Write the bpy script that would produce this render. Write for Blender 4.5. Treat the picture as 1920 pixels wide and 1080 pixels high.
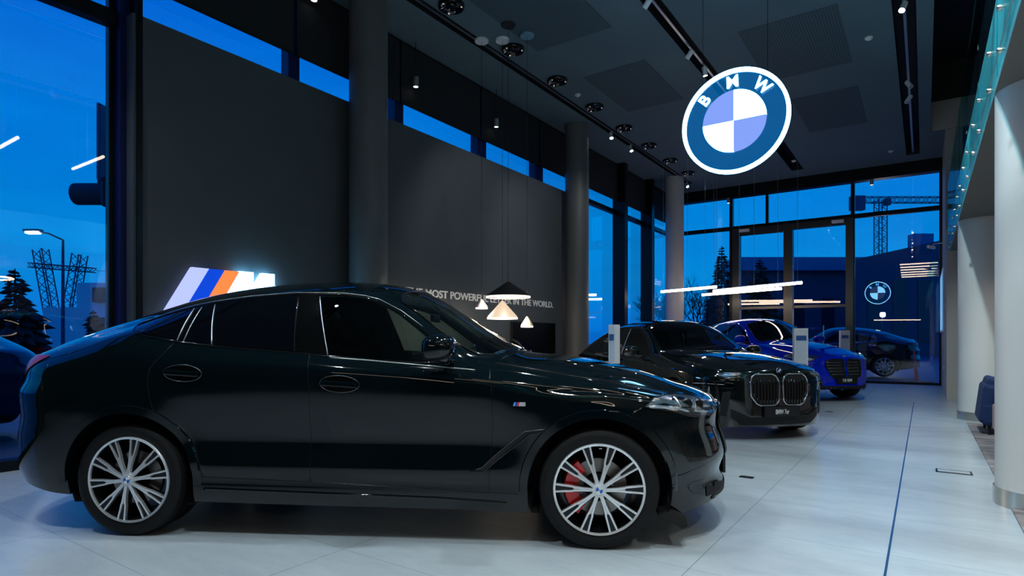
import bpy, bmesh, math, random
import numpy as np
from mathutils import Vector, Matrix
from mathutils.bvhtree import BVHTree
random.seed(7)
sc = bpy.context.scene
for o in list(bpy.data.objects): bpy.data.objects.remove(o)
COL = sc.collection
PI = math.pi

# ------------------------------------------------------------------ camera
CAMH = 1.25
YAW = math.radians(34.6126)
cd = bpy.data.cameras.new('camera'); cam = bpy.data.objects.new('camera', cd); COL.objects.link(cam)
cam.location = (0, 0, CAMH); cam.rotation_euler = (PI/2, 0, YAW)
cd.sensor_width = 36; cd.lens = 1120/1920*36; cd.shift_y = 98/1920; cd.clip_end = 600
sc.camera = cam
# ------------------------------------------------------------------ exposure
sc.view_settings.view_transform = 'Standard'; sc.view_settings.look = 'None'
sc.view_settings.exposure = 0.0; sc.view_settings.gamma = 1.0
# ------------------------------------------------------------------ world: dusk sky
w = bpy.data.worlds.new('dusk'); sc.world = w; w.use_nodes = True
nt = w.node_tree; nt.nodes.clear()
def N(nt, t, **k):
    n = nt.nodes.new(t)
    for a, b in k.items(): setattr(n, a, b)
    return n
out = N(nt, 'ShaderNodeOutputWorld'); bg = N(nt, 'ShaderNodeBackground')
tc = N(nt, 'ShaderNodeTexCoord'); sep = N(nt, 'ShaderNodeSeparateXYZ')
ramp = N(nt, 'ShaderNodeValToRGB'); noi = N(nt, 'ShaderNodeTexNoise'); mp = N(nt, 'ShaderNodeMapping')
mix = N(nt, 'ShaderNodeMixRGB', blend_type='MULTIPLY'); r2 = N(nt, 'ShaderNodeValToRGB')
nt.links.new(tc.outputs['Generated'], sep.inputs[0]); nt.links.new(sep.outputs['Z'], ramp.inputs[0])
e = ramp.color_ramp.elements
e[0].position = 0.0; e[0].color = (.001, .11, .46, 1)
e[1].position = 1.0; e[1].color = (0, .05, .42, 1)
a = e.new(.10); a.color = (.001, .19, .50, 1)
a = e.new(.22); a.color = (0, .175, .52, 1)
a = e.new(.45); a.color = (0, .10, .48, 1)
mp.inputs['Scale'].default_value = (1.2, 1.2, 6)
nt.links.new(tc.outputs['Generated'], mp.inputs[0]); nt.links.new(mp.outputs[0], noi.inputs[0])
noi.inputs['Scale'].default_value = 2.2; noi.inputs['Detail'].default_value = 4
nt.links.new(noi.outputs[0], r2.inputs[0])
r2.color_ramp.elements[0].position = .35; r2.color_ramp.elements[0].color = (.55, .62, .8, 1)
r2.color_ramp.elements[1].position = .62; r2.color_ramp.elements[1].color = (1.1, 1.12, 1.05, 1)
mix.inputs[0].default_value = .35
nt.links.new(ramp.outputs[0], mix.inputs[1]); nt.links.new(r2.outputs[0], mix.inputs[2])
nt.links.new(mix.outputs[0], bg.inputs[0]); bg.inputs[1].default_value = 1.5
nt.links.new(bg.outputs[0], out.inputs[0])

# ------------------------------------------------------------------ materials
MATS = {}
def mat(name, col=(.5, .5, .5), rough=.5, metal=0., emit=None, es=0., coat=0., spec=.5, trans=0., alpha=1., ior=1.45):
    if name in MATS: return MATS[name]
    m = bpy.data.materials.new(name); m.use_nodes = True
    b = m.node_tree.nodes['Principled BSDF']
    b.inputs['Base Color'].default_value = (*col, 1); b.inputs['Roughness'].default_value = rough
    b.inputs['Metallic'].default_value = metal; b.inputs['Specular IOR Level'].default_value = spec
    b.inputs['Coat Weight'].default_value = coat; b.inputs['Coat Roughness'].default_value = .02
    b.inputs['IOR'].default_value = ior; b.inputs['Transmission Weight'].default_value = trans
    b.inputs['Alpha'].default_value = alpha
    if emit: b.inputs['Emission Color'].default_value = (*emit, 1); b.inputs['Emission Strength'].default_value = es
    MATS[name] = m; return m
def noisy(name, c1, c2, scale=3, rough=.6, stretch=(1, 1, 1), bump=0., **k):
    m = mat(name, c1, rough, **k); t = m.node_tree; b = t.nodes['Principled BSDF']
    tc = N(t, 'ShaderNodeTexCoord'); mp = N(t, 'ShaderNodeMapping'); n = N(t, 'ShaderNodeTexNoise'); r = N(t, 'ShaderNodeValToRGB')
    mp.inputs['Scale'].default_value = stretch; n.inputs['Scale'].default_value = scale; n.inputs['Detail'].default_value = 6
    t.links.new(tc.outputs['Object'], mp.inputs[0]); t.links.new(mp.outputs[0], n.inputs[0]); t.links.new(n.outputs[0], r.inputs[0])
    r.color_ramp.elements[0].position = .3; r.color_ramp.elements[1].position = .7
    r.color_ramp.elements[0].color = (*c1, 1); r.color_ramp.elements[1].color = (*c2, 1)
    t.links.new(r.outputs[0], b.inputs['Base Color'])
    if bump:
        bp = N(t, 'ShaderNodeBump'); bp.inputs['Strength'].default_value = bump; bp.inputs['Distance'].default_value = .01
        t.links.new(n.outputs[0], bp.inputs['Height']); t.links.new(bp.outputs[0], b.inputs['Normal'])
    return m
def glassmat(name, tint=(.8, .9, 1), refl=1., rough=0.):
    # thin architectural glass: clear straight through, mirror like at grazing angles
    m = bpy.data.materials.new(name); m.use_nodes = True; t = m.node_tree; t.nodes.clear()
    o = N(t, 'ShaderNodeOutputMaterial'); mx = N(t, 'ShaderNodeMixShader'); tr = N(t, 'ShaderNodeBsdfTransparent')
    gl = N(t, 'ShaderNodeBsdfGlossy'); fr = N(t, 'ShaderNodeFresnel'); mu = N(t, 'ShaderNodeMath', operation='MULTIPLY')
    ge = N(t, 'ShaderNodeNewGeometry'); fm = N(t, 'ShaderNodeMix'); 
    fr.inputs['IOR'].default_value = 1.52
    # same reflectance from both faces of the pane
    bf = N(t, 'ShaderNodeMath', operation='MULTIPLY_ADD'); bf.inputs[1].default_value = 1/1.52-1.52; bf.inputs[2].default_value = 1.52
    t.links.new(ge.outputs['Backfacing'], bf.inputs[0]); t.links.new(bf.outputs[0], fr.inputs['IOR'])
    tr.inputs[0].default_value = (*tint, 1); gl.inputs['Roughness'].default_value = rough
    mu.inputs[1].default_value = refl; mu.use_clamp = True
    t.links.new(fr.outputs[0], mu.inputs[0]); t.links.new(mu.outputs[0], mx.inputs[0])
    t.links.new(tr.outputs[0], mx.inputs[1]); t.links.new(gl.outputs[0], mx.inputs[2]); t.links.new(mx.outputs[0], o.inputs[0])
    MATS[name] = m; return m
def emis(name, col, s): return mat(name, (.0, .0, .0), .5, emit=col, es=s)

M_paint = mat('black_paint', (.0008, .004, .0055), .06, coat=1., spec=.1)
M_blue = mat('blue_paint', (.0, .018, .60), .3, metal=.0, coat=1., spec=.0)
M_navy = mat('navy_paint', (.001, .003, .03), .2, coat=.8)
M_gloss = mat('gloss_black', (.002, .002, .002), .06, coat=.6)
M_matte = mat('matte_black', (.004, .004, .005), .7)
M_gap = mat('gap_black', (.004, .005, .006), .18)
M_seam = mat('seam_edge', (.25, .28, .3), .2, metal=1.)
M_rubber = noisy('rubber', (.004, .005, .006), (.007, .008, .009), 30, .6, spec=.3)
M_silver = mat('machined_silver', (.92, .94, .96), .38, metal=.85)
M_chrome = mat('chrome', (.8, .82, .84), .08, metal=1.)
M_dkmetal = mat('dark_metal', (.03, .033, .037), .3, metal=.8)
M_disc = mat('brake_steel', (.3, .28, .26), .35, metal=1.)
M_red = mat('caliper_red', (.85, .008, .012), .25, coat=.6)
M_tint = mat('tinted_glass', (.001, .0015, .003), .02, coat=.5, spec=.6)
M_carglass = glassmat('car_glass', (.42, .52, .50), 1.3)
M_glass = glassmat('window_glass', (.86, .93, 1.0), 2.0)
M_acryl = glassmat('acrylic', (.60, .78, .95), .3)
def _haze_glow(m):
    t = m.node_tree; o = [n for n in t.nodes if n.type == 'OUTPUT_MATERIAL'][0]; src = o.inputs[0].links[0].from_socket
    ad = N(t, 'ShaderNodeAddShader'); em = N(t, 'ShaderNodeEmission'); em.inputs[0].default_value = (0, .35, 1, 1); em.inputs[1].default_value = .14
    t.links.new(src, ad.inputs[0]); t.links.new(em.outputs[0], ad.inputs[1]); t.links.new(ad.outputs[0], o.inputs[0])
_haze_glow(M_acryl)                                   # flat emission standing in for the blue haze inside the ring
M_balu = glassmat('balustrade_glass', (.60, .90, .92), .22)
M_lens = glassmat('lamp_lens', (.75, .78, .82), 1.6)
M_leather = mat('interior_black', (.0015, .002, .002), .8, spec=.0)
M_white = mat('white_plastic', (.75, .76, .78), .4)
M_mull = mat('mullion_dark', (.012, .016, .02), .28, metal=.7)
M_frame = mat('door_frame_grey', (.075, .075, .072), .32, metal=.8)
M_wall = noisy('wall_graphite', (.066, .078, .086), (.074, .086, .094), 2, .6)
M_colm = noisy('column_grey', (.10, .105, .105), (.115, .12, .12), 2, .5)
M_colw = noisy('column_white', (.52, .52, .51), (.55, .55, .54), 2, .45)
M_ceil = noisy('ceiling_grey', (.095, .15, .185), (.105, .165, .20), 1, .7)
M_slot = mat('slot_black', (.008, .01, .012), .6)
M_soffit = mat('soffit_grey', (.17, .165, .15), .7)
M_beige = mat('pier_beige', (.42, .39, .36), .6)
M_blind = noisy('blind_black', (.010, .012, .014), (.014, .016, .018), 60, .8)
M_stainless = mat('stainless', (.55, .53, .5), .25, metal=1.)
M_alu = mat('aluminium', (.55, .58, .6), .3, metal=.9)
M_pink = noisy('pink_fabric', (.42, .27, .26), (.48, .31, .29), 80, .8)
M_nvfab = noisy('navy_fabric', (.004, .018, .075), (.006, .026, .10), 80, .85)
M_asph = noisy('asphalt', (.03, .07, .12), (.045, .09, .15), 2, .5)
M_bld = mat('building_dark', (.025, .05, .10), .6)
M_bldb = mat('building_fascia', (.07, .14, .30), .4)
M_bldw = mat('building_pale', (.55, .62, .66), .7)
M_tree = noisy('conifer_green', (.004, .014, .012), (.008, .022, .018), 5, .8)
M_bark = mat('bark', (.01, .014, .02), .9)
M_steelblue = mat('mast_steel', (.02, .05, .12), .5, metal=.3)
E_white = emis('sign_white', (.22, .62, 1.), 14.)
E_lav = emis('sign_lavender', (.45, .52, 1.), 1.15)
E_blue = emis('sign_blue', (.0, .055, .66), 1.1)
E_lbl = emis('sign_light_blue', (.24, .38, 1.), .95)
E_org = emis('sign_orange', (1., .22, .05), 1.25)
E_warm = emis('lamp_warm', (1., .80, .62), 14.)
E_shade = emis('lamp_shade_glow', (1., .76, .54), .85)
E_rim = emis('lamp_rim_glow', (1., .80, .62), 3.)
E_spot = emis('spot_white', (.9, .97, 1.), 40.)
E_street = emis('street_white', (1., .96, .9), 60.)
E_art = emis('poster_glow', (.15, .45, .9), .8)
E_win = emis('lit_window', (1., .8, .5), 1.5)

# floor: large pale grey porcelain tiles with thin joints
def floor_mat():
    m = mat('floor_tiles', (.4, .42, .43), .3, spec=.5); t = m.node_tree; b = t.nodes['Principled BSDF']
    tc = N(t, 'ShaderNodeTexCoord'); n = N(t, 'ShaderNodeTexNoise'); mp = N(t, 'ShaderNodeMapping'); r = N(t, 'ShaderNodeValToRGB')
    mp.inputs['Scale'].default_value = (.5, 1.3, 1); n.inputs['Scale'].default_value = 3.2; n.inputs['Detail'].default_value = 8; n.inputs['Roughness'].default_value = .68
    t.links.new(tc.outputs['Object'], mp.inputs[0]); t.links.new(mp.outputs[0], n.inputs[0]); t.links.new(n.outputs[0], r.inputs[0])
    r.color_ramp.elements[0].position = .3; r.color_ramp.elements[0].color = (.33, .385, .42, 1)
    r.color_ramp.elements[1].position = .7; r.color_ramp.elements[1].color = (.41, .465, .50, 1)
    sp = N(t, 'ShaderNodeSeparateXYZ'); t.links.new(tc.outputs['Object'], sp.inputs[0])
    def joint(sock, off, per, wd):
        a = N(t, 'ShaderNodeMath', operation='ADD'); a.inputs[1].default_value = off
        p = N(t, 'ShaderNodeMath', operation='PINGPONG'); p.inputs[1].default_value = per/2
        c = N(t, 'ShaderNodeMath', operation='LESS_THAN'); c.inputs[1].default_value = wd
        t.links.new(sock, a.inputs[0]); t.links.new(a.outputs[0], p.inputs[0]); t.links.new(p.outputs[0], c.inputs[0]); return c.outputs[0]
    jx = joint(sp.outputs['X'], 2.86+90, 1.8, .0017); jy = joint(sp.outputs['Y'], -1.5+90*.87*1, .87, .0011)
    mx = N(t, 'ShaderNodeMath', operation='MAXIMUM'); t.links.new(jx, mx.inputs[0]); t.links.new(jy, mx.inputs[1])
    mm = N(t, 'ShaderNodeMixRGB'); mm.inputs[2].default_value = (.12, .135, .145, 1)
    t.links.new(mx.outputs[0], mm.inputs[0]); t.links.new(r.outputs[0], mm.inputs[1]); t.links.new(mm.outputs[0], b.inputs['Base Color'])
    rr = N(t, 'ShaderNodeMapRange'); rr.inputs['To Min'].default_value = .21; rr.inputs['To Max'].default_value = .29
    t.links.new(n.outputs[0], rr.inputs[0]); t.links.new(rr.outputs[0], b.inputs['Roughness'])
    return m
M_floor = floor_mat()
def perf_mat():
    m = mat('perforated_panel', (.05, .09, .11), .7); t = m.node_tree; b = t.nodes['Principled BSDF']
    tc = N(t, 'ShaderNodeTexCoord'); wv = N(t, 'ShaderNodeTexWave'); wv.inputs['Scale'].default_value = 7.5
    r = N(t, 'ShaderNodeValToRGB'); t.links.new(tc.outputs['Object'], wv.inputs[0]); t.links.new(wv.outputs[0], r.inputs[0])
    r.color_ramp.elements[0].color = (.035, .065, .085, 1); r.color_ramp.elements[1].color = (.075, .12, .15, 1)
    t.links.new(r.outputs[0], b.inputs['Base Color']); return m
M_perf = perf_mat()
def carpet_mat():
    m = noisy('carpet_grey', (.06, .055, .06), (.30, .28, .28), 1.6, .95, stretch=(1, 2.6, 1)); return m
M_carpet = carpet_mat()

# ------------------------------------------------------------------ mesh helpers
class MB:
    def __init__(s): s.v = []; s.f = []
    def add(s, vs, fs):
        b = len(s.v); s.v += [tuple(p) for p in vs]; s.f += [tuple(b+i for i in f) for f in fs]; return s
    def box(s, x0, x1, y0, y1, z0, z1):
        vs = [(x, y, z) for z in (z0, z1) for y in (y0, y1) for x in (x0, x1)]
        return s.add(vs, [(0, 2, 3, 1), (4, 5, 7, 6), (0, 1, 5, 4), (2, 6, 7, 3), (0, 4, 6, 2), (1, 3, 7, 5)])
    def obox(s, c, ax, ay, az, hx, hy, hz):
        c = Vector(c); ax = Vector(ax).normalized()*hx; ay = Vector(ay).normalized()*hy; az = Vector(az).normalized()*hz
        vs = [c+ax*i+ay*j+az*k for k in (-1, 1) for j in (-1, 1) for i in (-1, 1)]
        return s.add(vs, [(0, 2, 3, 1), (4, 5, 7, 6), (0, 1, 5, 4), (2, 6, 7, 3), (0, 4, 6, 2), (1, 3, 7, 5)])
    def tube(s, pts, r, n=8, closed=False, caps=True):
        pts = [Vector(p) for p in pts]; L = len(pts); rs = r if isinstance(r, (list, tuple)) else [r]*L
        base = len(s.v); prev = None
        for i, p in enumerate(pts):
            if closed: d = pts[(i+1) % L]-pts[i-1]
            else: d = pts[min(i+1, L-1)]-pts[max(i-1, 0)]
            if d.length < 1e-9: d = Vector((0, 0, 1))
            d.normalize()
            if prev is None:
                u = d.orthogonal().normalized()
            else:
                u = prev - d*prev.dot(d)
                u = u.normalized() if u.length > 1e-6 else d.orthogonal().normalized()
            prev = u; w_ = d.cross(u)
            for k in range(n):
                a = 2*PI*k/n; s.v.append(tuple(p+(u*math.cos(a)+w_*math.sin(a))*rs[i]))
        rng = L if closed else L-1
        for i in range(rng):
            j = (i+1) % L
            for k in range(n): s.f.append((base+i*n+k, base+i*n+(k+1) % n, base+j*n+(k+1) % n, base+j*n+k))
        if caps and not closed:
            s.f.append(tuple(base+k for k in reversed(range(n)))); s.f.append(tuple(base+(L-1)*n+k for k in range(n)))
        return s
    def lathe(s, prof, n=32, axis='z', c=(0, 0, 0), closed=False):
        base = len(s.v); m = len(prof)
        for i in range(n):
            a = 2*PI*i/n; ca, sa = math.cos(a), math.sin(a)
            for r, h in prof:
                if axis == 'z': p = (c[0]+r*ca, c[1]+r*sa, c[2]+h)
                elif axis == 'y': p = (c[0]+r*ca, c[1]+h, c[2]+r*sa)
                else: p = (c[0]+h, c[1]+r*ca, c[2]+r*sa)
                s.v.append(p)
        for i in range(n):
            j = (i+1) % n
            for k in range(m if closed else m-1):
                k2 = (k+1) % m
                s.f.append((base+i*m+k, base+j*m+k, base+j*m+k2, base+i*m+k2))
        return s
    def prism(s, poly, fn, d0, d1):
        # poly list of 2d, fn(a,b,d)->3d
        n = len(poly); s_ = [fn(a, b, d0) for a, b in poly]+[fn(a, b, d1) for a, b in poly]
        return s.add(s_, [tuple(reversed(range(n))), tuple(range(n, 2*n))]+[(i, (i+1) % n, n+(i+1) % n, n+i) for i in range(n)])
    def build(s, name, m, parent=None, smooth=False, bevel=0, norm=True):
        me = bpy.data.meshes.new(name); me.from_pydata(s.v, [], s.f); me.update()
        if norm:
            bm = bmesh.new(); bm.from_mesh(me); bmesh.ops.remove_doubles(bm, verts=bm.verts, dist=1e-6)
            bmesh.ops.recalc_face_normals(bm, faces=bm.faces); bm.to_mesh(me); bm.free()
        return link(name, me, m, parent, smooth, bevel)
def link(name, me, m, parent=None, smooth=False, bevel=0):
    o = bpy.data.objects.new(name, me); COL.objects.link(o)
    if m is not None and not me.materials: me.materials.append(m)
    if smooth:
        for p in me.polygons: p.use_smooth = True
        if smooth == 'auto':
            try: me.set_sharp_from_angle(angle=math.radians(38))
            except Exception: pass
    if parent: o.parent = parent
    if bevel:
        b = o.modifiers.new('bevel', 'BEVEL'); b.width = bevel; b.segments = 2; b.limit_method = 'ANGLE'
    return o
def tag(o, label, cat, group=None, kind=None):
    if label: o['label'] = label
    if cat: o['category'] = cat
    if group: o['group'] = group
    if kind: o['kind'] = kind
    return o
def thing(name, label, cat, loc=(0, 0, 0), rz=0, group=None):
    o = bpy.data.objects.new(name, None); COL.objects.link(o); o.empty_display_size = .1
    o.location = loc; o.rotation_euler = (0, 0, rz); return tag(o, label, cat, group)
def struct(o): o['kind'] = 'structure'; return o
def copy_tree(o, parent=None):
    c = o.copy(); COL.objects.link(c)
    if parent: c.parent = parent
    for ch in [k for k in bpy.data.objects if k.parent == o]: copy_tree(ch, c)
    return c
def text_mesh(txt, height, width=None, depth=.004, bold=0., space=1.0):
    cu = bpy.data.curves.new('t', 'FONT'); cu.body = txt; cu.size = 1; cu.extrude = depth/2; cu.offset = bold; cu.space_character = space
    cu.align_x = 'LEFT'; o = bpy.data.objects.new('t', cu); COL.objects.link(o)
    dg = bpy.context.evaluated_depsgraph_get(); me = bpy.data.meshes.new_from_object(o.evaluated_get(dg))
    bpy.data.objects.remove(o)
    co = np.array([v.co[:] for v in me.vertices]); mn = co.min(0); mx_ = co.max(0)
    sy = height/(mx_[1]-mn[1]); sx = sy if width is None else width/(mx_[0]-mn[0])
    for v in me.vertices: v.co = ((v.co.x-mn[0])*sx, (v.co.y-mn[1])*sy, v.co.z)
    return me

# ================================================================== THE ROOM
XW = -7.28; CZ = 6.25
YB = -9.0; XR = 9.0
def yfar(x): return 20.27+(x+7.28)*.008
# floor
f = MB(); f.add([(XW, YB, 0), (XR, YB, 0), (XR, 20.4, 0), (XW, 20.27, 0)], [(0, 1, 2, 3)])
f.add([(XW, YB, -.12), (XR, YB, -.12), (XR, 20.4, -.12), (XW, 20.27, -.12)], [(3, 2, 1, 0)])
struct(f.build('floor', M_floor, norm=False))
# ceiling with real slots: grid of cells, hole cells left out
holes = [(-6.27, -6.07, -2, 18.9), (-3.44, -3.18, -2, 13.4), (-3.22, -2.9, 16.3, 19.2), (-.40, -.10, -2, 19.35), (.12, 2.6, -2, 17.5)]
def cells(xs, ys, holes):
    for i in range(len(xs)-1):
        for j in range(len(ys)-1):
            cx = (xs[i]+xs[i+1])/2; cy = (ys[j]+ys[j+1])/2
            if any(h[0] < cx < h[1] and h[2] < cy < h[3] for h in holes): continue
            yield xs[i], xs[i+1], ys[j], ys[j+1]
xs = sorted({XW-.3, XR}|{h[0] for h in holes}|{h[1] for h in holes}); ys = sorted({YB, 20.9}|{h[2] for h in holes}|{h[3] for h in holes})
c = MB()
for x0, x1, y0, y1 in cells(xs, ys, holes): c.add([(x0, y0, CZ), (x1, y0, CZ), (x1, y1, CZ), (x0, y1, CZ)], [(3, 2, 1, 0)])
struct(c.build('ceiling', M_ceil, norm=False))
c = MB()
for h in holes:
    x0, x1, y0, y1 = h; T = CZ+(.30 if h[0] < 0 else 1.6)
    c.add([(x0, y0, CZ), (x1, y0, CZ), (x1, y1, CZ), (x0, y1, CZ), (x0, y0, T), (x1, y0, T), (x1, y1, T), (x0, y1, T)],
          [(4, 5, 6, 7), (0, 1, 5, 4), (1, 2, 6, 5), (2, 3, 7, 6), (3, 0, 4, 7)])
struct(c.build('trim_1', M_slot, norm=False))
c = MB(); c.box(XW-.3, XR, YB, 20.9, CZ+1.62, CZ+1.7); struct(c.build('trim_2', M_slot))
# bulkhead above the far glazing and pale end of the recess
c = MB(); c.add([(.13, 17.49, CZ+.002), (2.6, 17.49, CZ+.002), (2.6, 17.49, CZ+.7), (.13, 17.49, CZ+.7)], [(0, 1, 2, 3)]); struct(c.build('trim_3', M_beige, norm=False))
# back wall, right wall
c = MB(); c.box(XW-.3, XR, YB-.2, YB, 0, CZ+1.6); struct(c.build('wall_back', M_wall))
c = MB(); c.box(XR, XR+.2, YB, 21, 0, CZ+1.6); struct(c.build('wall_right', M_beige))

# left wall (graphite feature wall in front of the glazing)
c = MB(); c.box(-7.16, -7.0, 2.97, 13.15, 0, 4.775); struct(c.build('wall_left', M_wall))
# left glazing: panes, mullions, transom, blinds
def pane_obj(name, x0, y0, x1, y1, z0, z1, m=M_glass):
    me = MB().add([(x0, y0, z0), (x1, y1, z0), (x1, y1, z1), (x0, y0, z1)], [(0, 1, 2, 3)])
    return struct(me.build(name, m, norm=False))
pane_obj('window_1', XW, -1.6, XW, 20.27, 0, CZ)
c = MB(); c.box(XW-.12, XW+.05, YB, -1.6, 0, CZ); struct(c.build('wall_side', M_wall))
c = MB()
for y in (-1.55, 0.7): c.box(XW-.06, XW+.10, y-.05, y+.05, 0, CZ)
c.box(XW-.06, XW+.02, 2.84, 2.90, 0, CZ)
struct(c.build('window_2', M_mull))
M_mblue = mat('mullion_blue_side', (.004, .012, .10), .35)
c = MB(); c.box(XW-.02, XW+.13, 2.9, 3.0, 0, CZ); struct(c.build('window_3', M_mblue))
c = MB(); c.box(XW+.02, XW+.3, 3.0, 3.06, 0, CZ); struct(c.build('window_4', M_mull))
c = MB(); c.box(XW-.05, XW+.08, -1.6, 2.9, 4.66, 4.82); c.box(XW-.05, XW+.1, -1.6, 2.9, 0, .10); c.box(XW-.05, XW+.1, -1.6, 20, 6.1, CZ)
c.box(XW-.05, XW+.08, 13.2, 20.2, 4.84, 4.95); struct(c.build('window_5', M_mull))
c = MB()
for y0, y1 in ((5.0, 5.18), (7.0, 7.2), (9.2, 9.5), (11.3, 11.65), (13.3, 13.5)): c.box(XW-.06, XW+.10, y0, y1, 4.7, CZ)
struct(c.build('window_6', M_mblue))
c = MB()
for y in (15.62, 17.66): c.box(XW-.02, XW+.35, y, y+.22, 0, CZ)
c.box(XW-.05, XW+.12, 20.08, 20.24, 0, CZ)
struct(c.build('window_7', M_mull))
bl = [(3.0, 5.06), (5.1, 7.08), (7.1, 9.26), (9.3, 11.42), (11.46, 13.3), (13.32, 15.66), (15.8, 17.7), (17.84, 20.0)]
for i, (y0, y1) in enumerate(bl):
    t = thing('roller_blind', 'black roller blind lowered over the high side glazing, ' + ['nearest the camera', 'second from the camera', 'just beyond the first round column', 'above the start of the wall slogan', 'left of the second round column', 'behind the second round column', 'between the dark posts near the corner', 'last before the far corner'][i], 'blind', (XW+.14, (y0+y1)/2, 5.2), 0, 'roller blinds along the side glazing')
    h = (y1-y0)/2; m = MB(); m.box(-.004, .004, -h+.01, h-.01, 0, 1.0); m.build('blind_fabric', M_blind, t)
    m = MB(); m.box(-.012, .012, -h+.01, h-.01, -.02, .012); m.build('bottom_bar', M_matte, t)

# far glazing
def P(x, z, off=0): return (x, yfar(x)+off, z)
me = MB().add([P(XW, 0), P(2.6, 0), P(2.6, CZ), P(XW, CZ)], [(0, 1, 2, 3)]); struct(me.build('window_8', M_glass, norm=False))
def fbar(c, x0, x1, z0, z1, d0=-.06, d1=.08):
    vs = [(x, yfar(x)+d, z) for z in (z0, z1) for d in (d0, d1) for x in (x0, x1)]
    c.add(vs, [(0, 2, 3, 1), (4, 5, 7, 6), (0, 1, 5, 4), (2, 6, 7, 3), (0, 4, 6, 2), (1, 3, 7, 5)])
c = MB()
fbar(c, XW, 2.6, 5.9, CZ, -.25, .05); fbar(c, XW, 2.6, 4.86, 4.98)
fbar(c, XW, -5.2, 0, .07); fbar(c, -1.75, .38, 0, .07)
for x in (-5.22, -1.74): fbar(c, x-.05, x+.05, 0, 5.95, -.08, .1)
fbar(c, -4.16, -4.08, 4.9, 5.95); fbar(c, .34, .42, 0, 5.95); fbar(c, XW, XW+.1, 0, 5.95)
struct(c.build('window_9', M_mull))
# door frames with leaves
for i, (x0, x1, hd) in enumerate(((-5.16, -3.5, 4.66), (-3.5, -1.72, 4.70))):
    d = MB(); fw = .22 if i == 0 else .14
    fbar(d, x0, x0+fw, 0, 4.88, -.14, .12); fbar(d, x1-(.12 if i == 0 else .2), x1, 0, 4.88, -.14, .12)
    fbar(d, x0, x1, hd, 4.88, -.12, .1); fbar(d, x0, x1, 0, .12, -.1, .1); fbar(d, x0+.1, x1-.1, 2.25, 2.33, -.03, .03)
    dd = struct(d.build('door_%d' % (i+1), M_frame))
    s = MB(); xx = (-4.78 if i == 0 else -2.12); s.obox((xx, yfar(xx)-.17, 4.79), (1, .05, 0), (0, 1, 0), (0, 0, 1), .16, .05, .045)
    s.build('door_sensor', M_white, dd, bevel=.01)
    s = MB(); xh = (x0+x1)/2+.1; s.tube([(xh, yfar(xh)-.09, .9), (xh, yfar(xh)-.09, 1.7)], .016); s.build('door_handle', M_stainless, dd)
# piers on the right
c = MB(); c.box(.39, 3.2, 15.7, 20.45, 0, 3.16); struct(c.build('wall_far', M_beige))
c = MB(); c.box(.41, .74, 17.5, 20.25, 3.86, CZ); c.box(.41, .449, 17.5, 20.25, 3.16, 3.86); struct(c.build('trim_4', M_beige))
# mezzanine slab
c = MB(); c.box(.45, XR, -4, 20.4, 3.15, 3.16); struct(c.build('trim_5', M_soffit))
c = MB(); c.box(.45, XR, -4, 20.4, 3.161, 3.84); struct(c.build('trim_6', mat('slab_edge_white', (.62, .8, .82), .5)))
bal = thing('glass_balustrade', 'teal tinted glass balustrade bolted to the white edge of the upper floor', 'balustrade', (.438, 8, 3.15))
m = MB()
for k in range(10):
    y0 = -2-8+k*1.9; m.box(-.005, .005, y0+.006, y0+1.894, .02, 1.6)
m.build('glass_panel', M_balu, bal)
for k in range(10):
    y0 = -10+k*1.9
    for yy in (.4, 1.5):
        for zz in (.06, .35):
            s = MB(); s.lathe([(0, -.034), (.017, -.034), (.02, -.03), (.02, -.006), (.009, -.006), (.009, .012)], 16, 'x', (0, y0+yy, zz)); s.build('standoff_bolt', M_stainless, bal, smooth='auto')
m = MB(); m.box(-.014, -.008, -10, 10.9, .10, .115); m.build('cable_channel', M_alu, bal)

# columns
def column(x, y, r, h, label, m, ring=True, cap=None):
    t = thing('round_column', label, 'column', (x, y, 0))
    MB().lathe([(0, 0), (r, 0), (r, h), (0, h)], 64).build('shaft', m, t, smooth='auto')
    if ring: MB().lathe([(r+.001, 0), (r+.012, 0), (r+.012, .13), (r+.001, .13)], 64, closed=True).build('base_ring', M_stainless, t, smooth='auto')
    return t
column(-6.67, 5.98, .275, CZ, 'dark grey round column standing before the wide blank dark wall', M_colm, False)
column(-6.67, 12.33, .275, CZ, 'dark grey round column right of the wall slogan and television', M_colm, False)
column(-6.33, 18.0, .275, CZ, 'pale grey round column in the far corner by the glazing', M_colw, False)
column(.76, 5.95, .31, 3.149, 'large white round column at the right edge with a steel base ring', M_colw)
column(.76, 11.95, .32, 3.149, 'white round column behind the navy sofa under the upper floor', M_colw)

# carpet
c = MB(); c.box(.53, 5.5, 4.2, 11.3, .001, .012)
tag(c.build('carpet', M_carpet), 'mottled grey carpet under the seats beside the right hand columns', 'carpet')

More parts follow.
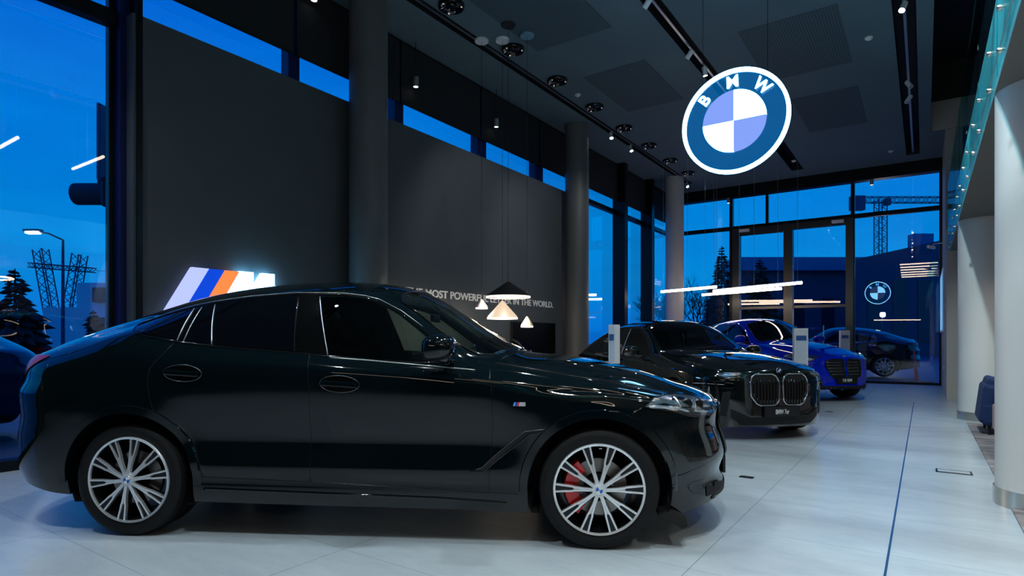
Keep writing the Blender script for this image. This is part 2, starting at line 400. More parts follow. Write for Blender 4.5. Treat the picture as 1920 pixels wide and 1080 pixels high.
# wall text and logo
t = MB()
me = text_mesh('THE MOST POWERFUL LETTER IN THE WORLD.', .135, 4.72, .01, bold=.018)
M_letter = mat('lettering_white', (.85, .86, .86), .5)
wl = thing('wall_lettering', 'pale grey capital lettering of the slogan across the dark wall', 'lettering', (-6.992, 7.06, 1.99))
bm_ = bmesh.new(); bm_.from_mesh(me); bm_.transform(Matrix(((0, 0, 1, 0), (1, 0, 0, 0), (0, 1, 0, 0), (0, 0, 0, 1)))); seen = set()
for v_ in list(bm_.verts):
    if v_.index in seen: continue
    st = [v_]; isl = set()
    while st:
        q_ = st.pop()
        if q_.index in isl: continue
        isl.add(q_.index); st += [e_.other_vert(q_) for e_ in q_.link_edges]
    seen |= isl; ix_ = {k: i for i, k in enumerate(sorted(isl))}; bm_.verts.ensure_lookup_table()
    mb_ = MB().add([bm_.verts[k].co[:] for k in sorted(isl)], [tuple(ix_[w_.index] for w_ in f_.verts) for f_ in bm_.faces if f_.verts[0].index in isl])
    mb_.build('letter', M_letter, wl)
bm_.free()
ml = thing('illuminated_emblem', 'glowing M emblem with lavender, blue and orange slanted stripes on the dark wall', 'wall sign', (-6.955, 3.3, 1.2))
def yz(a, b, d): return (d, a-3.3, b-1.2)
sl = .232/.4
def stripe(y0, y1, z1=2.09, z0=1.3): return [(y0-(z1-z0)*sl, z0), (y1-(z1-z0)*sl, z0), (y1, z1), (y0, z1)]
for nm, (y0, y1), mm, lb in (('stripe', (3.552, 3.75), E_lav, 'lavender stripe'), ('stripe', (3.75, 3.939), E_blue, 'blue stripe'), ('stripe', (3.939, 4.13), E_org, 'orange stripe')):
    o = MB().prism(stripe(y0, y1), yz, .0, .05).build(nm, mm, ml); o['label'] = lb
z0 = 1.3
mp_ = [(4.132-(2.095-z0)*sl, z0), (4.132, 2.097), (4.314, 2.098), (4.314, 1.915), (4.428, 2.1), (4.607, 2.102), (4.607, z0), (4.43, z0), (4.43, 1.78), (4.32, 1.62), (4.2, 1.62), (4.16, z0)]
o = MB()
o.prism([(4.132-(2.095-z0)*sl, z0), (3.87, z0), (4.314, 1.915), (4.314, 2.098), (4.132, 2.097)], yz, 0, .05)
o.prism([(4.30, 1.55), (4.43, 1.75), (4.43, z0), (4.607, z0), (4.607, 2.102), (4.428, 2.1), (4.314, 1.915), (4.0, 1.40)], yz, 0, .05)
o.build('letter', E_white, ml)
for yy, zz in ((4.2, 1.5), (4.5, 1.5), (3.45, 1.5)): MB().tube([(0, yy-3.3, zz-1.2), (-.044, yy-3.3, zz-1.2)], .012).build('wall_fixing', M_alu, ml)
# television
tv = thing('television', 'large black television screen on the dark wall under the slogan', 'television', (-6.95, 10.93, .8))
MB().box(-.03, .015, -.87, .87, -.18, .84).build('casing', M_matte, tv, bevel=.008)
MB().box(.016, .018, -.855, .855, -.165, .825).build('screen', mat('tv_screen', (.001, .001, .0012), .35, spec=.08), tv)

# ------------------------------------------------------------------ roundel builder
def roundel_parts(parent, r, fn, letters=True, d=.01, big=False):
    """fn(a,b,d) -> local point; a right, b up, d towards the viewer"""
    n = 24
    for k, nm in enumerate(('quadrant',)*4):
        a0 = k*PI/2; pts = [(0, 0)]+[(.585*r*math.cos(a0+PI/2*i/n), .585*r*math.sin(a0+PI/2*i/n)) for i in range(n+1)]
        o = MB().prism(pts, fn, .0, d*1.5).build('quadrant', (E_white if big else M_white) if k % 2 == 0 else (E_lbl if big else mat('roundel_blue', (.01, .12, .5), .3)), parent)
        o['label'] = ('white quadrant' if k % 2 == 0 else 'blue quadrant')
    def ring(r0, r1, d0, d1, m, nm):
        m_ = MB(); K = 64; vs = []
        for i in range(K):
            a = 2*PI*i/K
            for rr, dd in ((r0, d0), (r1, d0), (r1, d1), (r0, d1)): vs.append(fn(rr*math.cos(a), rr*math.sin(a), dd))
        fs = [(i*4+k, ((i+1) % K)*4+k, ((i+1) % K)*4+(k+1) % 4, i*4+(k+1) % 4) for i in range(K) for k in range(4)]
        m_.add(vs, fs); return m_.build(nm, m, parent, smooth='auto')
    ring(.935*r, r, -.0 if not big else -.012, d*1.2, E_white if big else M_chrome, 'outer_ring')
    if not big: ring(.585*r, .93*r, 0, d, M_gloss, 'dark_band')
    else: ring(.585*r, .93*r, -.01, -.004, M_acryl, 'clear_band')
    if letters:
        for ch, ang in (('B', 47), ('M', 2), ('W', -43)):
            me = text_mesh(ch, .225*r, None, .006 if big else d, bold=.022)
            wd = max(v.co.x for v in me.vertices); a = math.radians(ang)
            for v in me.vertices:
                x = v.co.x-wd/2; y = v.co.y-.1125*r+.757*r
                v.co = fn(x*math.cos(a)-y*math.sin(a), x*math.sin(a)+y*math.cos(a), v.co.z+d)
            link('letter', me, E_white if big else M_white, parent)
sg = thing('hanging_sign', 'large round glowing roundel sign with letters hanging from the ceiling', 'sign', (-1.65, 6.52, 3.56))
roundel_parts(sg, .55, lambda a, b, d: (a, -d, b), True, .02, True)
for x in (-.33, .33): MB().tube([(x, 0, .44), (x, 0, CZ-3.56)], .0028, 6).build('cable', M_gap, sg)

# ------------------------------------------------------------------ ceiling fittings
for i, y in enumerate([5.24, 6.81, 8.43, 9.93, 11.5, 13.03, 14.57, 16.11, 17.63]):
    if i == 0: continue
    nmz = ['', 'nearest the camera', 'just behind the pendant lamp canopies', 'third from the camera', 'fourth from the camera', 'fifth from the camera', 'sixth from the camera', 'seventh from the camera', 'farthest from the camera'][i]
    if i == 1:
        d0 = thing('ring_downlight', '', 'ceiling light', (-5.8, y, CZ), 0, 'black ring downlights in the ceiling row')
        MB().lathe([(.20, 0), (.20, -.03), (.19, -.05), (.165, -.055), (.13, -.03), (.11, .0)], 40).build('ring', M_gloss, d0, smooth='auto')
        MB().lathe([(0, -.045), (.06, -.045), (.085, -.03), (.09, 0)], 32).build('hub', M_gloss, d0, smooth='auto')
        d = d0
        for k in range(3):
            a = k*2*PI/3+.4; MB().lathe([(0, -.06), (.012, -.058), (.014, -.03)], 10, c=(.16*math.cos(a), .16*math.sin(a), 0)).build('lens', emis('highlight_dot', (1, .9, .75), .5), d0, smooth=True)  # glowing dots stand in for highlights on the glossy black ring
    else: d = copy_tree(d0); d.location = (-5.8, y, CZ)
    d['label'] = 'black glossy ring downlight in the ceiling row, ' + nmz
# acoustic perforated panels
for (x0, x1, y0, y1, lb) in ((-2.5, -1.06, 10.05, 12.3, 'square perforated ceiling panel above the hanging sign'), (-2.27, -1.07, 13.5, 15.9, 'square perforated ceiling panel farther back right of the sign'),
                             (-5.34, -4.1, 10.1, 12.2, 'square perforated ceiling panel left of the sign'), (-5.5, -4.1, 5.6, 8.75, 'square perforated ceiling panel nearest the camera')):
    tag(MB().box(x0, x1, y0, y1, CZ-.006, CZ-.001).build('ceiling_panel', M_perf), lb, 'ceiling panel', 'perforated ceiling panels')
for (x, y, lb) in ((-5.8, 10.755, 'between the ring downlights'), (-.753, 11.46, 'left of the black track slot'), (-.73, 18.66, 'near the far end of the track slot'), (-2.99, 18.13, 'low right of the hanging sign')):
    t = thing('smoke_detector', 'small white smoke detector on the ceiling ' + lb, 'smoke detector', (x, y, CZ))
    MB().lathe([(.06, 0), (.06, -.02), (.045, -.035), (0, -.04)], 24).build('housing', M_white, t, smooth='auto')
    MB().lathe([(.02, -.036), (.02, -.05), (0, -.052)], 12).build('sensor_tip', M_white, t, smooth='auto')
# tracks and spotlights in slots
def spot(x, y, z, tgt, on, label, e=0, ang=60, col=(.84, .95, 1), hm=M_white):
    t = thing('track_spotlight', label, 'spotlight', (x, y, z), 0)
    d = Vector(tgt)-Vector((x, y, z)); d.normalize(); u = d.orthogonal().normalized(); v = d.cross(u)
    def cyl(a0, a1, r0, r1, m, nm):
        K = 24; vs = []
        for aa, rr in ((a0, r0), (a1, r1)):
            for k in range(K): vs.append(d*aa+(u*math.cos(2*PI*k/K)+v*math.sin(2*PI*k/K))*rr)
        fs = [(k, (k+1) % K, K+(k+1) % K, K+k) for k in range(K)]+[tuple(range(K))]
        if nm != 'housing': fs += [tuple(range(K, 2*K))]
        return MB().add(vs, fs).build(nm, m, t, smooth='auto')
    cyl(-.06, .10, .042, .042, hm, 'housing'); cyl(.075, .08, .037, .037, E_spot if on else M_lens, 'lens')
    MB().tube([(0, 0, 0), (0, 0, CZ+.019-z)], .01).build('stem', hm, t)
    if e:
        l = bpy.data.lights.new('spot', 'SPOT'); l.energy = e; l.spot_size = math.radians(ang); l.spot_blend = .6; l.shadow_soft_size = .05; l.color = col
        lo = bpy.data.objects.new('spot_beam', l); COL.objects.link(lo); lo.parent = t; lo.location = d*.13
        lo.rotation_euler = d.to_track_quat('-Z', 'Y').to_euler()
    return t
for (x0, y0, y1, nm) in ((-6.17, -2, 18.8, 'along the left glazing'), (-3.31, -2, 13.3, 'left of the hanging sign'), (-.25, -2, 19.2, 'right of the hanging sign')):
    m = MB().box(x0-.02, x0+.02, y0, y1, CZ+.02, CZ+.05).build('lighting_track', M_alu); tag(m, 'thin aluminium lighting track in the ceiling slot ' + nm, 'lighting track')
for x, y, tg, lb in ((-6.18, 13.14, (-4.5, 11, 0), 'lit white spotlight on the left track, nearer of the middle two'), (-6.18, 14.3, (-4, 13, 0), 'lit white spotlight on the left track, farther of the middle two'),
                     (-6.18, 17.9, (-3, 14, 0), 'lit white spotlight on the left track near the pale corner column'), (-6.18, 18.7, (-3, 15, 0), 'lit white spotlight at the very end of the left track')):
    spot(x, y, CZ-.08, tg, True, lb, 60, 70)
spot(-.25, 10.55, CZ-.06, (-2, 7, 0), True, 'lit spotlight on the right track at the top edge of the view', 160, 80)
spot(-.25, 13.7, CZ-.10, (2, 12, 2.), False, 'unlit white spotlight on the right track, nearer of the pair')
spot(-.25, 14.35, CZ-.16, (-2, 13.5, 3), False, 'unlit white spotlight on the right track, farther of the pair')
# spotlights behind and beside the camera, on the tracks
for i, (x, y, tg, e_) in enumerate(((-.25, 1.0, (-1.0, 1.6, 0), 400), (-.25, 3.2, (-.8, 4.2, 0), 400), (-3.31, -.4, (-3.2, .6, 0), 400), (-3.31, 2.6, (-2.6, 1.9, 0), 240), (-.25, 6.0, (-.9, 6.8, 0), 130), (-3.31, 6.2, (-2.6, 6.4, 0), 160), (-6.18, .8, (-5.6, 1.4, 0), 200), (-.25, 8.6, (-1.2, 9.6, 0), 60), (-3.31, 11.0, (-2.7, 12., 0), 50))):
    spot(x, y, CZ-.06, tg, True, 'lit white spotlight on a ceiling track, ' + ['above right of the camera', 'right of the black car bonnet', 'above left of the camera', 'above the black car roof', 'right of the hanging sign', 'left of the hanging sign', 'above the black car tail', 'over the pale floor aisle', 'above the dark saloon'][i], e_, 95)
spot(-3.31, 8.3, CZ-.06, (-7, 9.2, 2.6), True, 'lit spotlight on the middle track aimed at the wall slogan, nearer one', 150, 62, (.95, .98, 1))
spot(-3.31, 10.2, CZ-.06, (-7, 11.4, 2.6), True, 'lit spotlight on the middle track aimed at the wall slogan, farther one', 150, 62, (.95, .98, 1))
for y_, ty in ((-1.2, .2), (2.0, 3.6), (4.6, 6.6), (8.0, 10.5)):  # added spots out of view, put in to brighten the slab edge
    spot(-.25, y_, CZ-.07, (.45, ty, 3.4), True, 'added spotlight brightening the upper floor edge, ' + {-1.2: 'behind the camera', 2.0: 'right of the camera', 4.6: 'beside the hanging sign', 8.0: 'beyond the hanging sign'}[y_], 700, 50, (.75, .95, 1))
for i, (x, y) in enumerate(((1.0, 2.6), (2.6, 4.6), (1.9, 8.6), (1.3, 10.2), (2.6, 13.2), (1.6, .2))):
    t = thing('soffit_downlight', 'round recessed downlight under the upper floor, ' + ['before the large white column', 'behind the large white column', 'over the pink sofa', 'over the navy armchair', 'by the far pier', 'beside the camera'][i], 'ceiling light', (x, y, 3.15))
    MB().lathe([(.06, 0), (.06, -.012), (.045, -.012), (.042, 0)], 24).build('trim_ring', M_white, t, smooth='auto'); MB().lathe([(0, -.003), (.042, -.003)], 24).build('lens', emis('downlight_lit', (1, .9, .8), 6.), t)
    l = bpy.data.lights.new('spot', 'SPOT'); l.energy = 85; l.spot_size = math.radians(125); l.spot_blend = .7; l.shadow_soft_size = .05; l.color = (1, .93, .85)
    lo = bpy.data.objects.new('downlight_beam', l); COL.objects.link(lo); lo.parent = t; lo.location = (0, 0, -.03)
# small cylinder downlights by the glazing
for x, y, z, lb in ((-1.25, 20.12, 5.74, 'above the rightmost door post'), (-5.28, 20.12, 5.74, 'above the left door post'), (-7.02, 7.33, 5.5, 'beside the first round column'), (-7.02, 9.62, 5.5, 'left of the middle blind'), (-7.02, 5.3, 6.0, 'high by the nearest blind')):
    t = thing('cylinder_downlight', 'small cylindrical downlight ' + lb, 'ceiling light', (x, y, z))
    MB().lathe([(0, .16), (.05, .16), (.05, 0), (.042, 0), (.042, .01)], 24).build('housing', M_alu, t, smooth='auto')
    if z < 5.8 or x < -6: MB().tube([(0, 0, .16), (0, 0, CZ-z)], .006).build('rod', M_matte, t)
    MB().lathe([(0, .008), (.041, .008)], 24).build('lens', emis('downlight_dim', (1, .95, .9), 3.), t)
# pendant lamps over the lounge corner
def pendant(x, y, zb, r, h, label, sm, glow, canm=M_white):
    t = thing('cone_pendant', label, 'pendant lamp', (x, y, zb))
    MB().lathe([(.012, h), (r*.97, .035), (r, .0), (r-.008, .0), (r*.95, .03), (.01, h-.012)], 48, closed=True).build('shade', sm, t, smooth='auto')
    MB().lathe([(0, .012), (r*.93, .012), (r*.93, .02), (0, .02)], 40, closed=False).build('diffuser', E_rim, t)
    MB().lathe([(r*.975, -.008), (r*1.0, -.008), (r*1.0, .014), (r*.975, .014)], 48, closed=True).build('rim', glow, t, smooth='auto')
    MB().tube([(0, 0, h-.01), (0, 0, CZ-zb-.03)], .003, 6).build('cord', M_gap, t)
    MB().lathe([(0, CZ-zb-.035), (.11, CZ-zb-.035), (.115, CZ-zb-.028), (.115, CZ-zb)], 32).build('canopy', canm, t, smooth='auto')
    l = bpy.data.lights.new('bulb', 'POINT'); l.energy = 48*r/.35; l.color = (1, .8, .6); l.shadow_soft_size = .05
    lo = bpy.data.objects.new('bulb_light', l); COL.objects.link(lo); lo.parent = t; lo.location = (0, 0, -.03)
    return t
pendant(-5.413, 7.739, 1.93, .35, .25, 'wide black cone pendant lamp, largest and highest of the group', M_matte, E_rim, mat('canopy_dark', (.02, .022, .025), .5))
pendant(-5.771, 8.081, 1.61, .255, .30, 'white glowing cone pendant lamp below the black one', E_shade, E_rim)
pendant(-6.067, 7.899, 1.78, .10, .155, 'small white cone pendant lamp left of the larger glowing one', mat('shade_white', (.8, .78, .8), .5), E_rim)
pendant(-5.35, 8.182, 1.47, .10, .17, 'small cream cone pendant lamp right of the larger ones, before the television', mat('shade_cream', (.75, .66, .52), .5), E_rim, mat('canopy_blue', (.15, .3, .38), .5))

# linear lamps
def linear(p, q, label, r=.028, grp=None, wires=True, sup=0):
    p = Vector(p); q = Vector(q); c_ = (p+q)/2; t = thing('linear_pendant', label, 'pendant lamp', c_, 0, grp)
    MB().tube([p-c_, q-c_], r, 16).build('light_tube', E_warm, t, smooth='auto')
    dr = (q-p).normalized()
    MB().obox((0, 0, r+.008), dr, dr.cross(Vector((0, 0, 1))), (0, 0, 1), (q-p).length/2, .015, .01).build('top_profile', M_alu, t)
    if wires:
        for k in (.04, .5, .96):
            w_ = p.lerp(q, k)-c_; MB().tube([w_+Vector((0, 0, r)), Vector((w_.x, w_.y, CZ-c_.z))], .004, 5).build('suspension_wire', M_alu, t)
    return t
G1 = 'linear lamps over the far cars'
linear((-6.242, 16.63, 2.65), (-4.494, 15.95, 2.65), 'glowing linear pendant lamp, leftmost of the three over the far cars', .035, G1)
linear((-4.947, 17.29, 2.65), (-2.454, 15.95, 2.65), 'glowing linear pendant lamp, longest and highest in view over the far cars', .035, G1)
linear((-5.639, 18.52, 2.65), (-3.183, 17.44, 2.65), 'glowing linear pendant lamp, lowest in view of the three over the far cars', .035, G1)
for k in range(6):
    y = -1.7+1.4*k
    if y > 5.4: break
    linear((-.76, y, 5.0), (.78, y, 5.0), 'crosswise linear pendant lamp hung high, ' + ['farthest behind the camera', 'second behind the camera', 'just ahead of the camera', 'third ahead', 'fourth ahead', 'fifth ahead'][k], .03, 'crosswise linear lamps above the camera')
def ringlamp(x, y, z, r, label):
    t = thing('ring_pendant', label, 'pendant lamp', (x, y, z))
    MB().tube([(r*math.cos(2*PI*k/48), r*math.sin(2*PI*k/48), 0) for k in range(48)], .025, 10, closed=True).build('light_ring', E_warm, t, smooth=True)
    for k in range(3):
        a = k*2*PI/3; MB().tube([(r*math.cos(a), r*math.sin(a), .02), (0, 0, 3.15-z if x > .45 else CZ-z)], .003, 5).build('suspension_wire', M_alu, t)
    return t
ringlamp(4.6, 4.6, 2.8, .7, 'glowing ring pendant lamp over the seating right of the camera')
ringlamp(2.4, -1.2, 2.7, .8, 'glowing ring pendant lamp behind the camera')
linear((3.6, .6, 2.4), (5.6, -1.2, 2.4), 'glowing linear pendant lamp low behind the camera', .03)
linear((-2.2, -2.6, 2.5), (.2, -3.6, 2.5), 'glowing linear pendant lamp over the desk behind the camera', .03)

# ------------------------------------------------------------------ floor details
o = MB().box(-.178, -.166, -4, 14.6, .0005, .004).build('floor_profile', mat('blue_steel', (.12, .28, .42), .25, metal=.9)); tag(o, 'thin metal profile inlaid along the right of the pale floor', 'floor strip')
for x, y, lb in ((-1.333, 5.70, 'ahead of the black car nose'), (-1.367, 11.75, 'right of the dark saloon')):
    t = thing('floor_socket', 'small dark floor socket cover ' + lb, 'floor socket', (x, y, 0), 0)
    MB().box(-.06, .06, -.035, .035, .0005, .006).build('cover', M_dkmetal, t, bevel=.002); MB().box(-.045, .045, -.012, .012, .006, .008).build('flap', M_matte, t)
t = thing('floor_hatch', 'rectangular floor hatch with a dark steel frame near the white column', 'floor hatch', (.22, 7.05, 0))
MB().box(-.13, .15, -.09, -.07, .0005, .006).box(.135, .15, -.09, .08, .0005, .006).box(-.13, -.115, -.09, .08, .0005, .006).box(-.13, .15, .07, .08, .0005, .004).build('frame', M_dkmetal, t)
MB().box(-.115, .135, -.07, .07, .0005, .003).build('lid', M_floor, t)

# price stands
def stand(x, y, rz, w, d, h, label, pic=False, c=(.72, .72, .72)):
    t = thing('price_stand', label, 'information stand', (x, y, 0), rz)
    MB().box(-w/2, w/2, -d/2, d/2, .01, h).build('body', mat('stand_white', c, .4), t, bevel=.004)
    MB().box(-w/2-.06, w/2+.06, -d/2-.06, d/2+.06, 0, .012).build('foot_plate', M_alu, t)
    MB().box(-w*.36, w*.36, -d/2-.004, -d/2-.0005, h*.60, h*.92).build('price_sheet', mat('sheet_white', (.6, .68, .75), .4), t)
    MB().box(-w*.36, w*.36, -d/2-.006, -d/2-.004, h*.865, h*.92).build('sheet_header', mat('sheet_blue', (.02, .10, .3), .4), t)
    if pic: MB().box(-w*.3, w*.3, -d/2-.004, -d/2-.0005, h*.46, h*.54).build('photo_card', noisy('photo_card', (.3, .05, .03), (.03, .05, .12), 14, .4), t)
    return t

# lounge seats
s = thing('armchair', 'navy blue upholstered armchair beside the pink seat on the carpet', 'armchair', (1.0, 10.35, .013))
MB().box(-.38, .45, -.45, .45, .12, .42).build('seat', M_nvfab, s, bevel=.05)
MB().obox((-.31, 0, .40), (1, 0, -.12), (0, 1, 0), (.12, 0, 1), .075, .44, .26).build('backrest', M_nvfab, s, bevel=.05)
MB().obox((-.22, .02, .66), (1, 0, -.3), (0, 1, 0), (.3, 0, 1), .10, .42, .07).build('head_cushion', M_nvfab, s, bevel=.04)
for a in (-.3, .36):
    for b in (-.38, .38): MB().lathe([(0, .12), (.02, .12), (.014, 0), (0, 0)], 12, c=(a, b, 0)).build('leg', M_matte, s)
s = thing('sofa', 'dusty pink upholstered sofa partly hidden by the large white column', 'sofa', (1.11, 8.6, .013))
MB().box(-.42, .48, -.85, .85, .14, .46).build('seat', M_pink, s, bevel=.03)
MB().box(-.40, .3, -.84, .84, .47, .62).build('seat_cushion', M_pink, s, bevel=.04)
for a in (-.36, .4):
    for b in (-.78, .78): MB().lathe([(0, .14), (.02, .14), (.014, 0), (0, 0)], 12, c=(a, b, 0)).build('leg', M_matte, s)
# poster on right pier, its picture given a glow, and camera
t = thing('wall_poster', 'blue and white poster with added glow on the end wall past the glazing', 'screen', (.385, 18.6, 2.2))
MB().box(-.03, 0, -1.3, 1.3, -.75, .75).build('casing', M_white, t); MB().box(-.033, -.03, -1.25, 1.25, -.7, .7).build('picture', E_art, t)
t = thing('security_camera', 'small white security camera on the pier by the far glazing', 'camera', (.30, 17.8, 3.6))
MB().tube([(.095, 0, 0), (-.1, 0, 0), (-.13, 0, -.05)], .012).build('bracket', M_white, t); MB().obox((-.16, -.02, -.08), (1, .8, -.2), (-.8, 1, 0), (0, 0, 1), .09, .035, .035).build('camera_body', M_white, t, bevel=.008)
t = thing('wall_socket', 'small white wall socket low on the beige end wall', 'socket', (.388, 17.6, .6)); MB().box(-.012, 0, -.045, .045, -.045, .045).build('plate', M_white, t, bevel=.004)
# ================================================================== CARS
def pchip(xk, yk):
    xk = np.array(xk, float); yk = np.array(yk, float); h = np.diff(xk); dl = np.diff(yk)/h; n = len(xk); d = np.zeros(n)
    for i in range(1, n-1):
        if dl[i-1]*dl[i] > 0:
            w1 = 2*h[i]+h[i-1]; w2 = h[i]+2*h[i-1]; d[i] = (w1+w2)/(w1/dl[i-1]+w2/dl[i])
    d[0] = dl[0]; d[-1] = dl[-1]
    def f(x):
        x = np.clip(x, xk[0], xk[-1]); i = np.clip(np.searchsorted(xk, x, 'right')-1, 0, n-2)
        t = (x-xk[i])/h[i]
        return (1+2*t)*(1-t)**2*yk[i]+t*(1-t)**2*h[i]*d[i]+t*t*(3-2*t)*yk[i+1]+t*t*(t-1)*h[i]*d[i+1]
    return f
def K(*p): return pchip([a[0] for a in p], [a[1] for a in p])
def body_grid(S):
    xr, xf = S['xr'], S['xf']; xar, nr = S['xar'], S['nr']; xaf, nf = S['xaf'], S['nf']; W = S['W']
    def plan(x):
        if x < xar: t = (xar-x)/(xar-xr); return max(0, 1-t**nr)**(1/nr)
        if x > xaf: t = (x-xaf)/(xf-xaf); return max(0, 1-t**nf)**(1/nf)
        return 1.
    ra, za = S['ra'], S['za']
    xs = list(np.arange(xar, xaf, .026))
    th = np.linspace(0, 1, 34)[1:]
    xs += [xar-(xar-xr)*math.sin(t*PI/2)**.8 for t in th]+[xaf+(xf-xaf)*math.sin(t*PI/2)**.8 for t in th]
    for xc in S['axles']:
        xs += [xc-ra-.001, xc-ra+.0005, xc+ra-.0005, xc+ra+.001]
        xs += [xc+ra*math.cos(a) for a in np.linspace(0.06, PI-.06, 26)]
    xs = sorted(xs); keep = [xs[0]]
    for x in xs[1:]:
        if x-keep[-1] > .0008: keep.append(x)
    xs = keep
    cols = S['cx']; lv = S['lv']; CT = np.array(S['ct'])  # rows per level
    cf = [pchip(cols, CT[i]) for i in range(len(lv))]
    rows = []
    for x in xs:
        p = plan(x); zs = float(S['zs'](x)); z0 = zs
        for xc in S['axles']:
            if abs(x-xc) < ra: zs = za+math.sqrt(ra*ra-(x-xc)**2)
        sh = float(S['sh'](x)); lvx = lv[:-1]+[sh]
        cy = [float(c(x)) for c in cf]
        prof = pchip(lvx, cy)
        zb = float(S['bz'](x)); yb = float(S['by'](x))*p; ze = float(S['ez'](x)); ye = float(S['ey'](x))*p; zc = float(S['cz'](x)); pw = float(S['pw'](x))
        hw = W*p; sec = []
        zu = zs if zs > z0+.05 else zs+.03
        for k in (0, .3, .6, .9): sec.append((hw*k*.96, zu))
        for z in np.linspace(zs, sh, 30): sec.append((hw*float(prof(z)), z))
        ysh = hw*cy[-1]
        for t in (.2, .4, .6, .8): sec.append((ysh+(yb-ysh)*t**1.7, sh+(zb-sh)*t))
        for t in np.linspace(0, 1, 11): 
            sec.append((yb+(ye-yb)*t+p*S['bulge']*math.sin(PI*t), zb+(ze-zb)*t))
        for t in np.linspace(0, 1, 20)[1:]:
            q = 1-t**1.15; sec.append((ye*q, zc-(zc-ze)*abs(q)**pw))
        rows.append([(x, y, z) for y, z in sec])
    G = np.array(rows)                                   # nx, ns, 3
    # end shears that give the nose and tail their side profile
    X = G[:, :, 0]; Z = G[:, :, 2]
    wr = np.clip((xar+.25-X)/(xar+.25-xr), 0, 1); wr = wr*wr*(3-2*wr)
    wf = np.clip((X-(xf-.55))/.55, 0, 1); wf = wf*wf*(3-2*wf)
    G[:, :, 0] = X+wr*S['shr'](Z)+wf*S['shf'](Z)
    nx, ns = G.shape[:2]
    nsj = G.shape[1]; wj = np.clip((np.arange(nsj)-6)/16., 0, 1)[None, :, None]*.5
    for it in range(10):
        H = G.copy(); H[1:-1] = (1-wj)*G[1:-1]+wj*.5*(G[:-2]+G[2:])
        Q = H.copy(); w2 = wj[:, 1:-1]*.35; Q[:, 1:-1] = (1-w2)*H[:, 1:-1]+w2*.5*(H[:, :-2]+H[:, 2:]); Q[:, -1, 1] = 0; G = Q if it < 3 else H
    V = G.reshape(-1, 3).tolist(); n0 = len(V)
    idx = np.arange(nx*ns).reshape(nx, ns); mir = np.zeros_like(idx)
    for i in range(nx):
        for j in range(ns):
            if j in (0, ns-1): mir[i, j] = idx[i, j]
            else: mir[i, j] = len(V); x, y, z = G[i, j]; V.append([x, -y, z])
    F = []
    for i in range(nx-1):
        for j in range(ns-1):
            F.append((idx[i, j], idx[i, j+1], idx[i+1, j+1], idx[i+1, j])); F.append((mir[i, j], mir[i+1, j], mir[i+1, j+1], mir[i, j+1]))
    for q in (0, nx-1):
        for j in range(ns-1): F.append((idx[q, j], mir[q, j], mir[q, j+1], idx[q, j+1]))
    V = np.array(V); V[idx[:, 0], 1] = 0; V[idx[:, -1], 1] = 0
    bm = bmesh.new(); vs = [bm.verts.new(v) for v in V]
    for f_ in F:
        if len(set(f_)) == 4:
            try: bm.faces.new([vs[k] for k in f_])
            except ValueError: pass
    bmesh.ops.remove_doubles(bm, verts=bm.verts, dist=.0004)
    bmesh.ops.recalc_face_normals(bm, faces=bm.faces)
    return bm
def inpoly(px, py, poly):
    c = False; j = len(poly)-1
    for i in range(len(poly)):
        xi, yi = poly[i]; xj, yj = poly[j]
        if (yi > py) != (yj > py) and px < (xj-xi)*(py-yi)/(yj-yi)+xi: c = not c
        j = i
    return c
def smooth_poly(pts, n=4, closed=True):
    out = []; L = len(pts)
    for i in range(L if closed else L-1):
        p0, p1, p2, p3 = [pts[k % L] if closed else pts[min(max(k, 0), L-1)] for k in (i-1, i, i+1, i+2)]
        for k in range(n):
            t = k/n; out.append(tuple(.5*((2*b)+(-a+c)*t+(2*a-5*b+4*c-d)*t*t+(-a+3*b-3*c+d)*t**3) for a, b, c, d in zip(p0, p1, p2, p3)))
    if not closed: out.append(pts[-1])
    return out
AX = {'R': lambda a, b: ((a, -3, b), (0, 1, 0)), 'L': lambda a, b: ((a, 3, b), (0, -1, 0)),
      'T': lambda a, b: ((a, b, 3), (0, 0, -1)), 'F': lambda a, b: ((7, a, b), (-1, 0, 0)), 'B': lambda a, b: ((-4, a, b), (1, 0, 0))}
def cut_hole(bm, poly, axis):
    ia, ib = {'R': (0, 2), 'L': (0, 2), 'T': (0, 1)}[axis]
    a0, a1 = min(p[0] for p in poly)-.05, max(p[0] for p in poly)+.05; b0, b1 = min(p[1] for p in poly)-.05, max(p[1] for p in poly)+.05
    def side(f):
        c = f.calc_center_median()
        if not (a0 < c[ia] < a1 and b0 < c[ib] < b1): return False
        if axis == 'R': return c.y < -.3
        if axis == 'L': return c.y > .3
        return f.normal.z > .1 and c.z > .9
    for i in range(len(poly)):
        p, q = poly[i], poly[(i+1) % len(poly)]
        fs = [f for f in bm.faces if side(f)]
        m = ((p[0]+q[0])/2, (p[1]+q[1])/2); L = math.dist(p, q)/2+.04
        fs = [f for f in fs if math.dist((f.calc_center_median()[ia], f.calc_center_median()[ib]), m) < L+.03]
        co = [0, 0, 0]; co[ia], co[ib] = p; no = [0, 0, 0]; no[ia] = -(q[1]-p[1]); no[ib] = q[0]-p[0]
        if Vector(no).length < 1e-6: continue
        geom = set(fs)
        for f in fs: geom.update(f.edges); geom.update(f.verts)
        bmesh.ops.bisect_plane(bm, geom=list(geom), plane_co=co, plane_no=Vector(no).normalized(), dist=1e-5)
    dl = [f for f in bm.faces if side(f) and inpoly(f.calc_center_median()[ia], f.calc_center_median()[ib], poly)]
    bmesh.ops.delete(bm, geom=dl, context='FACES')
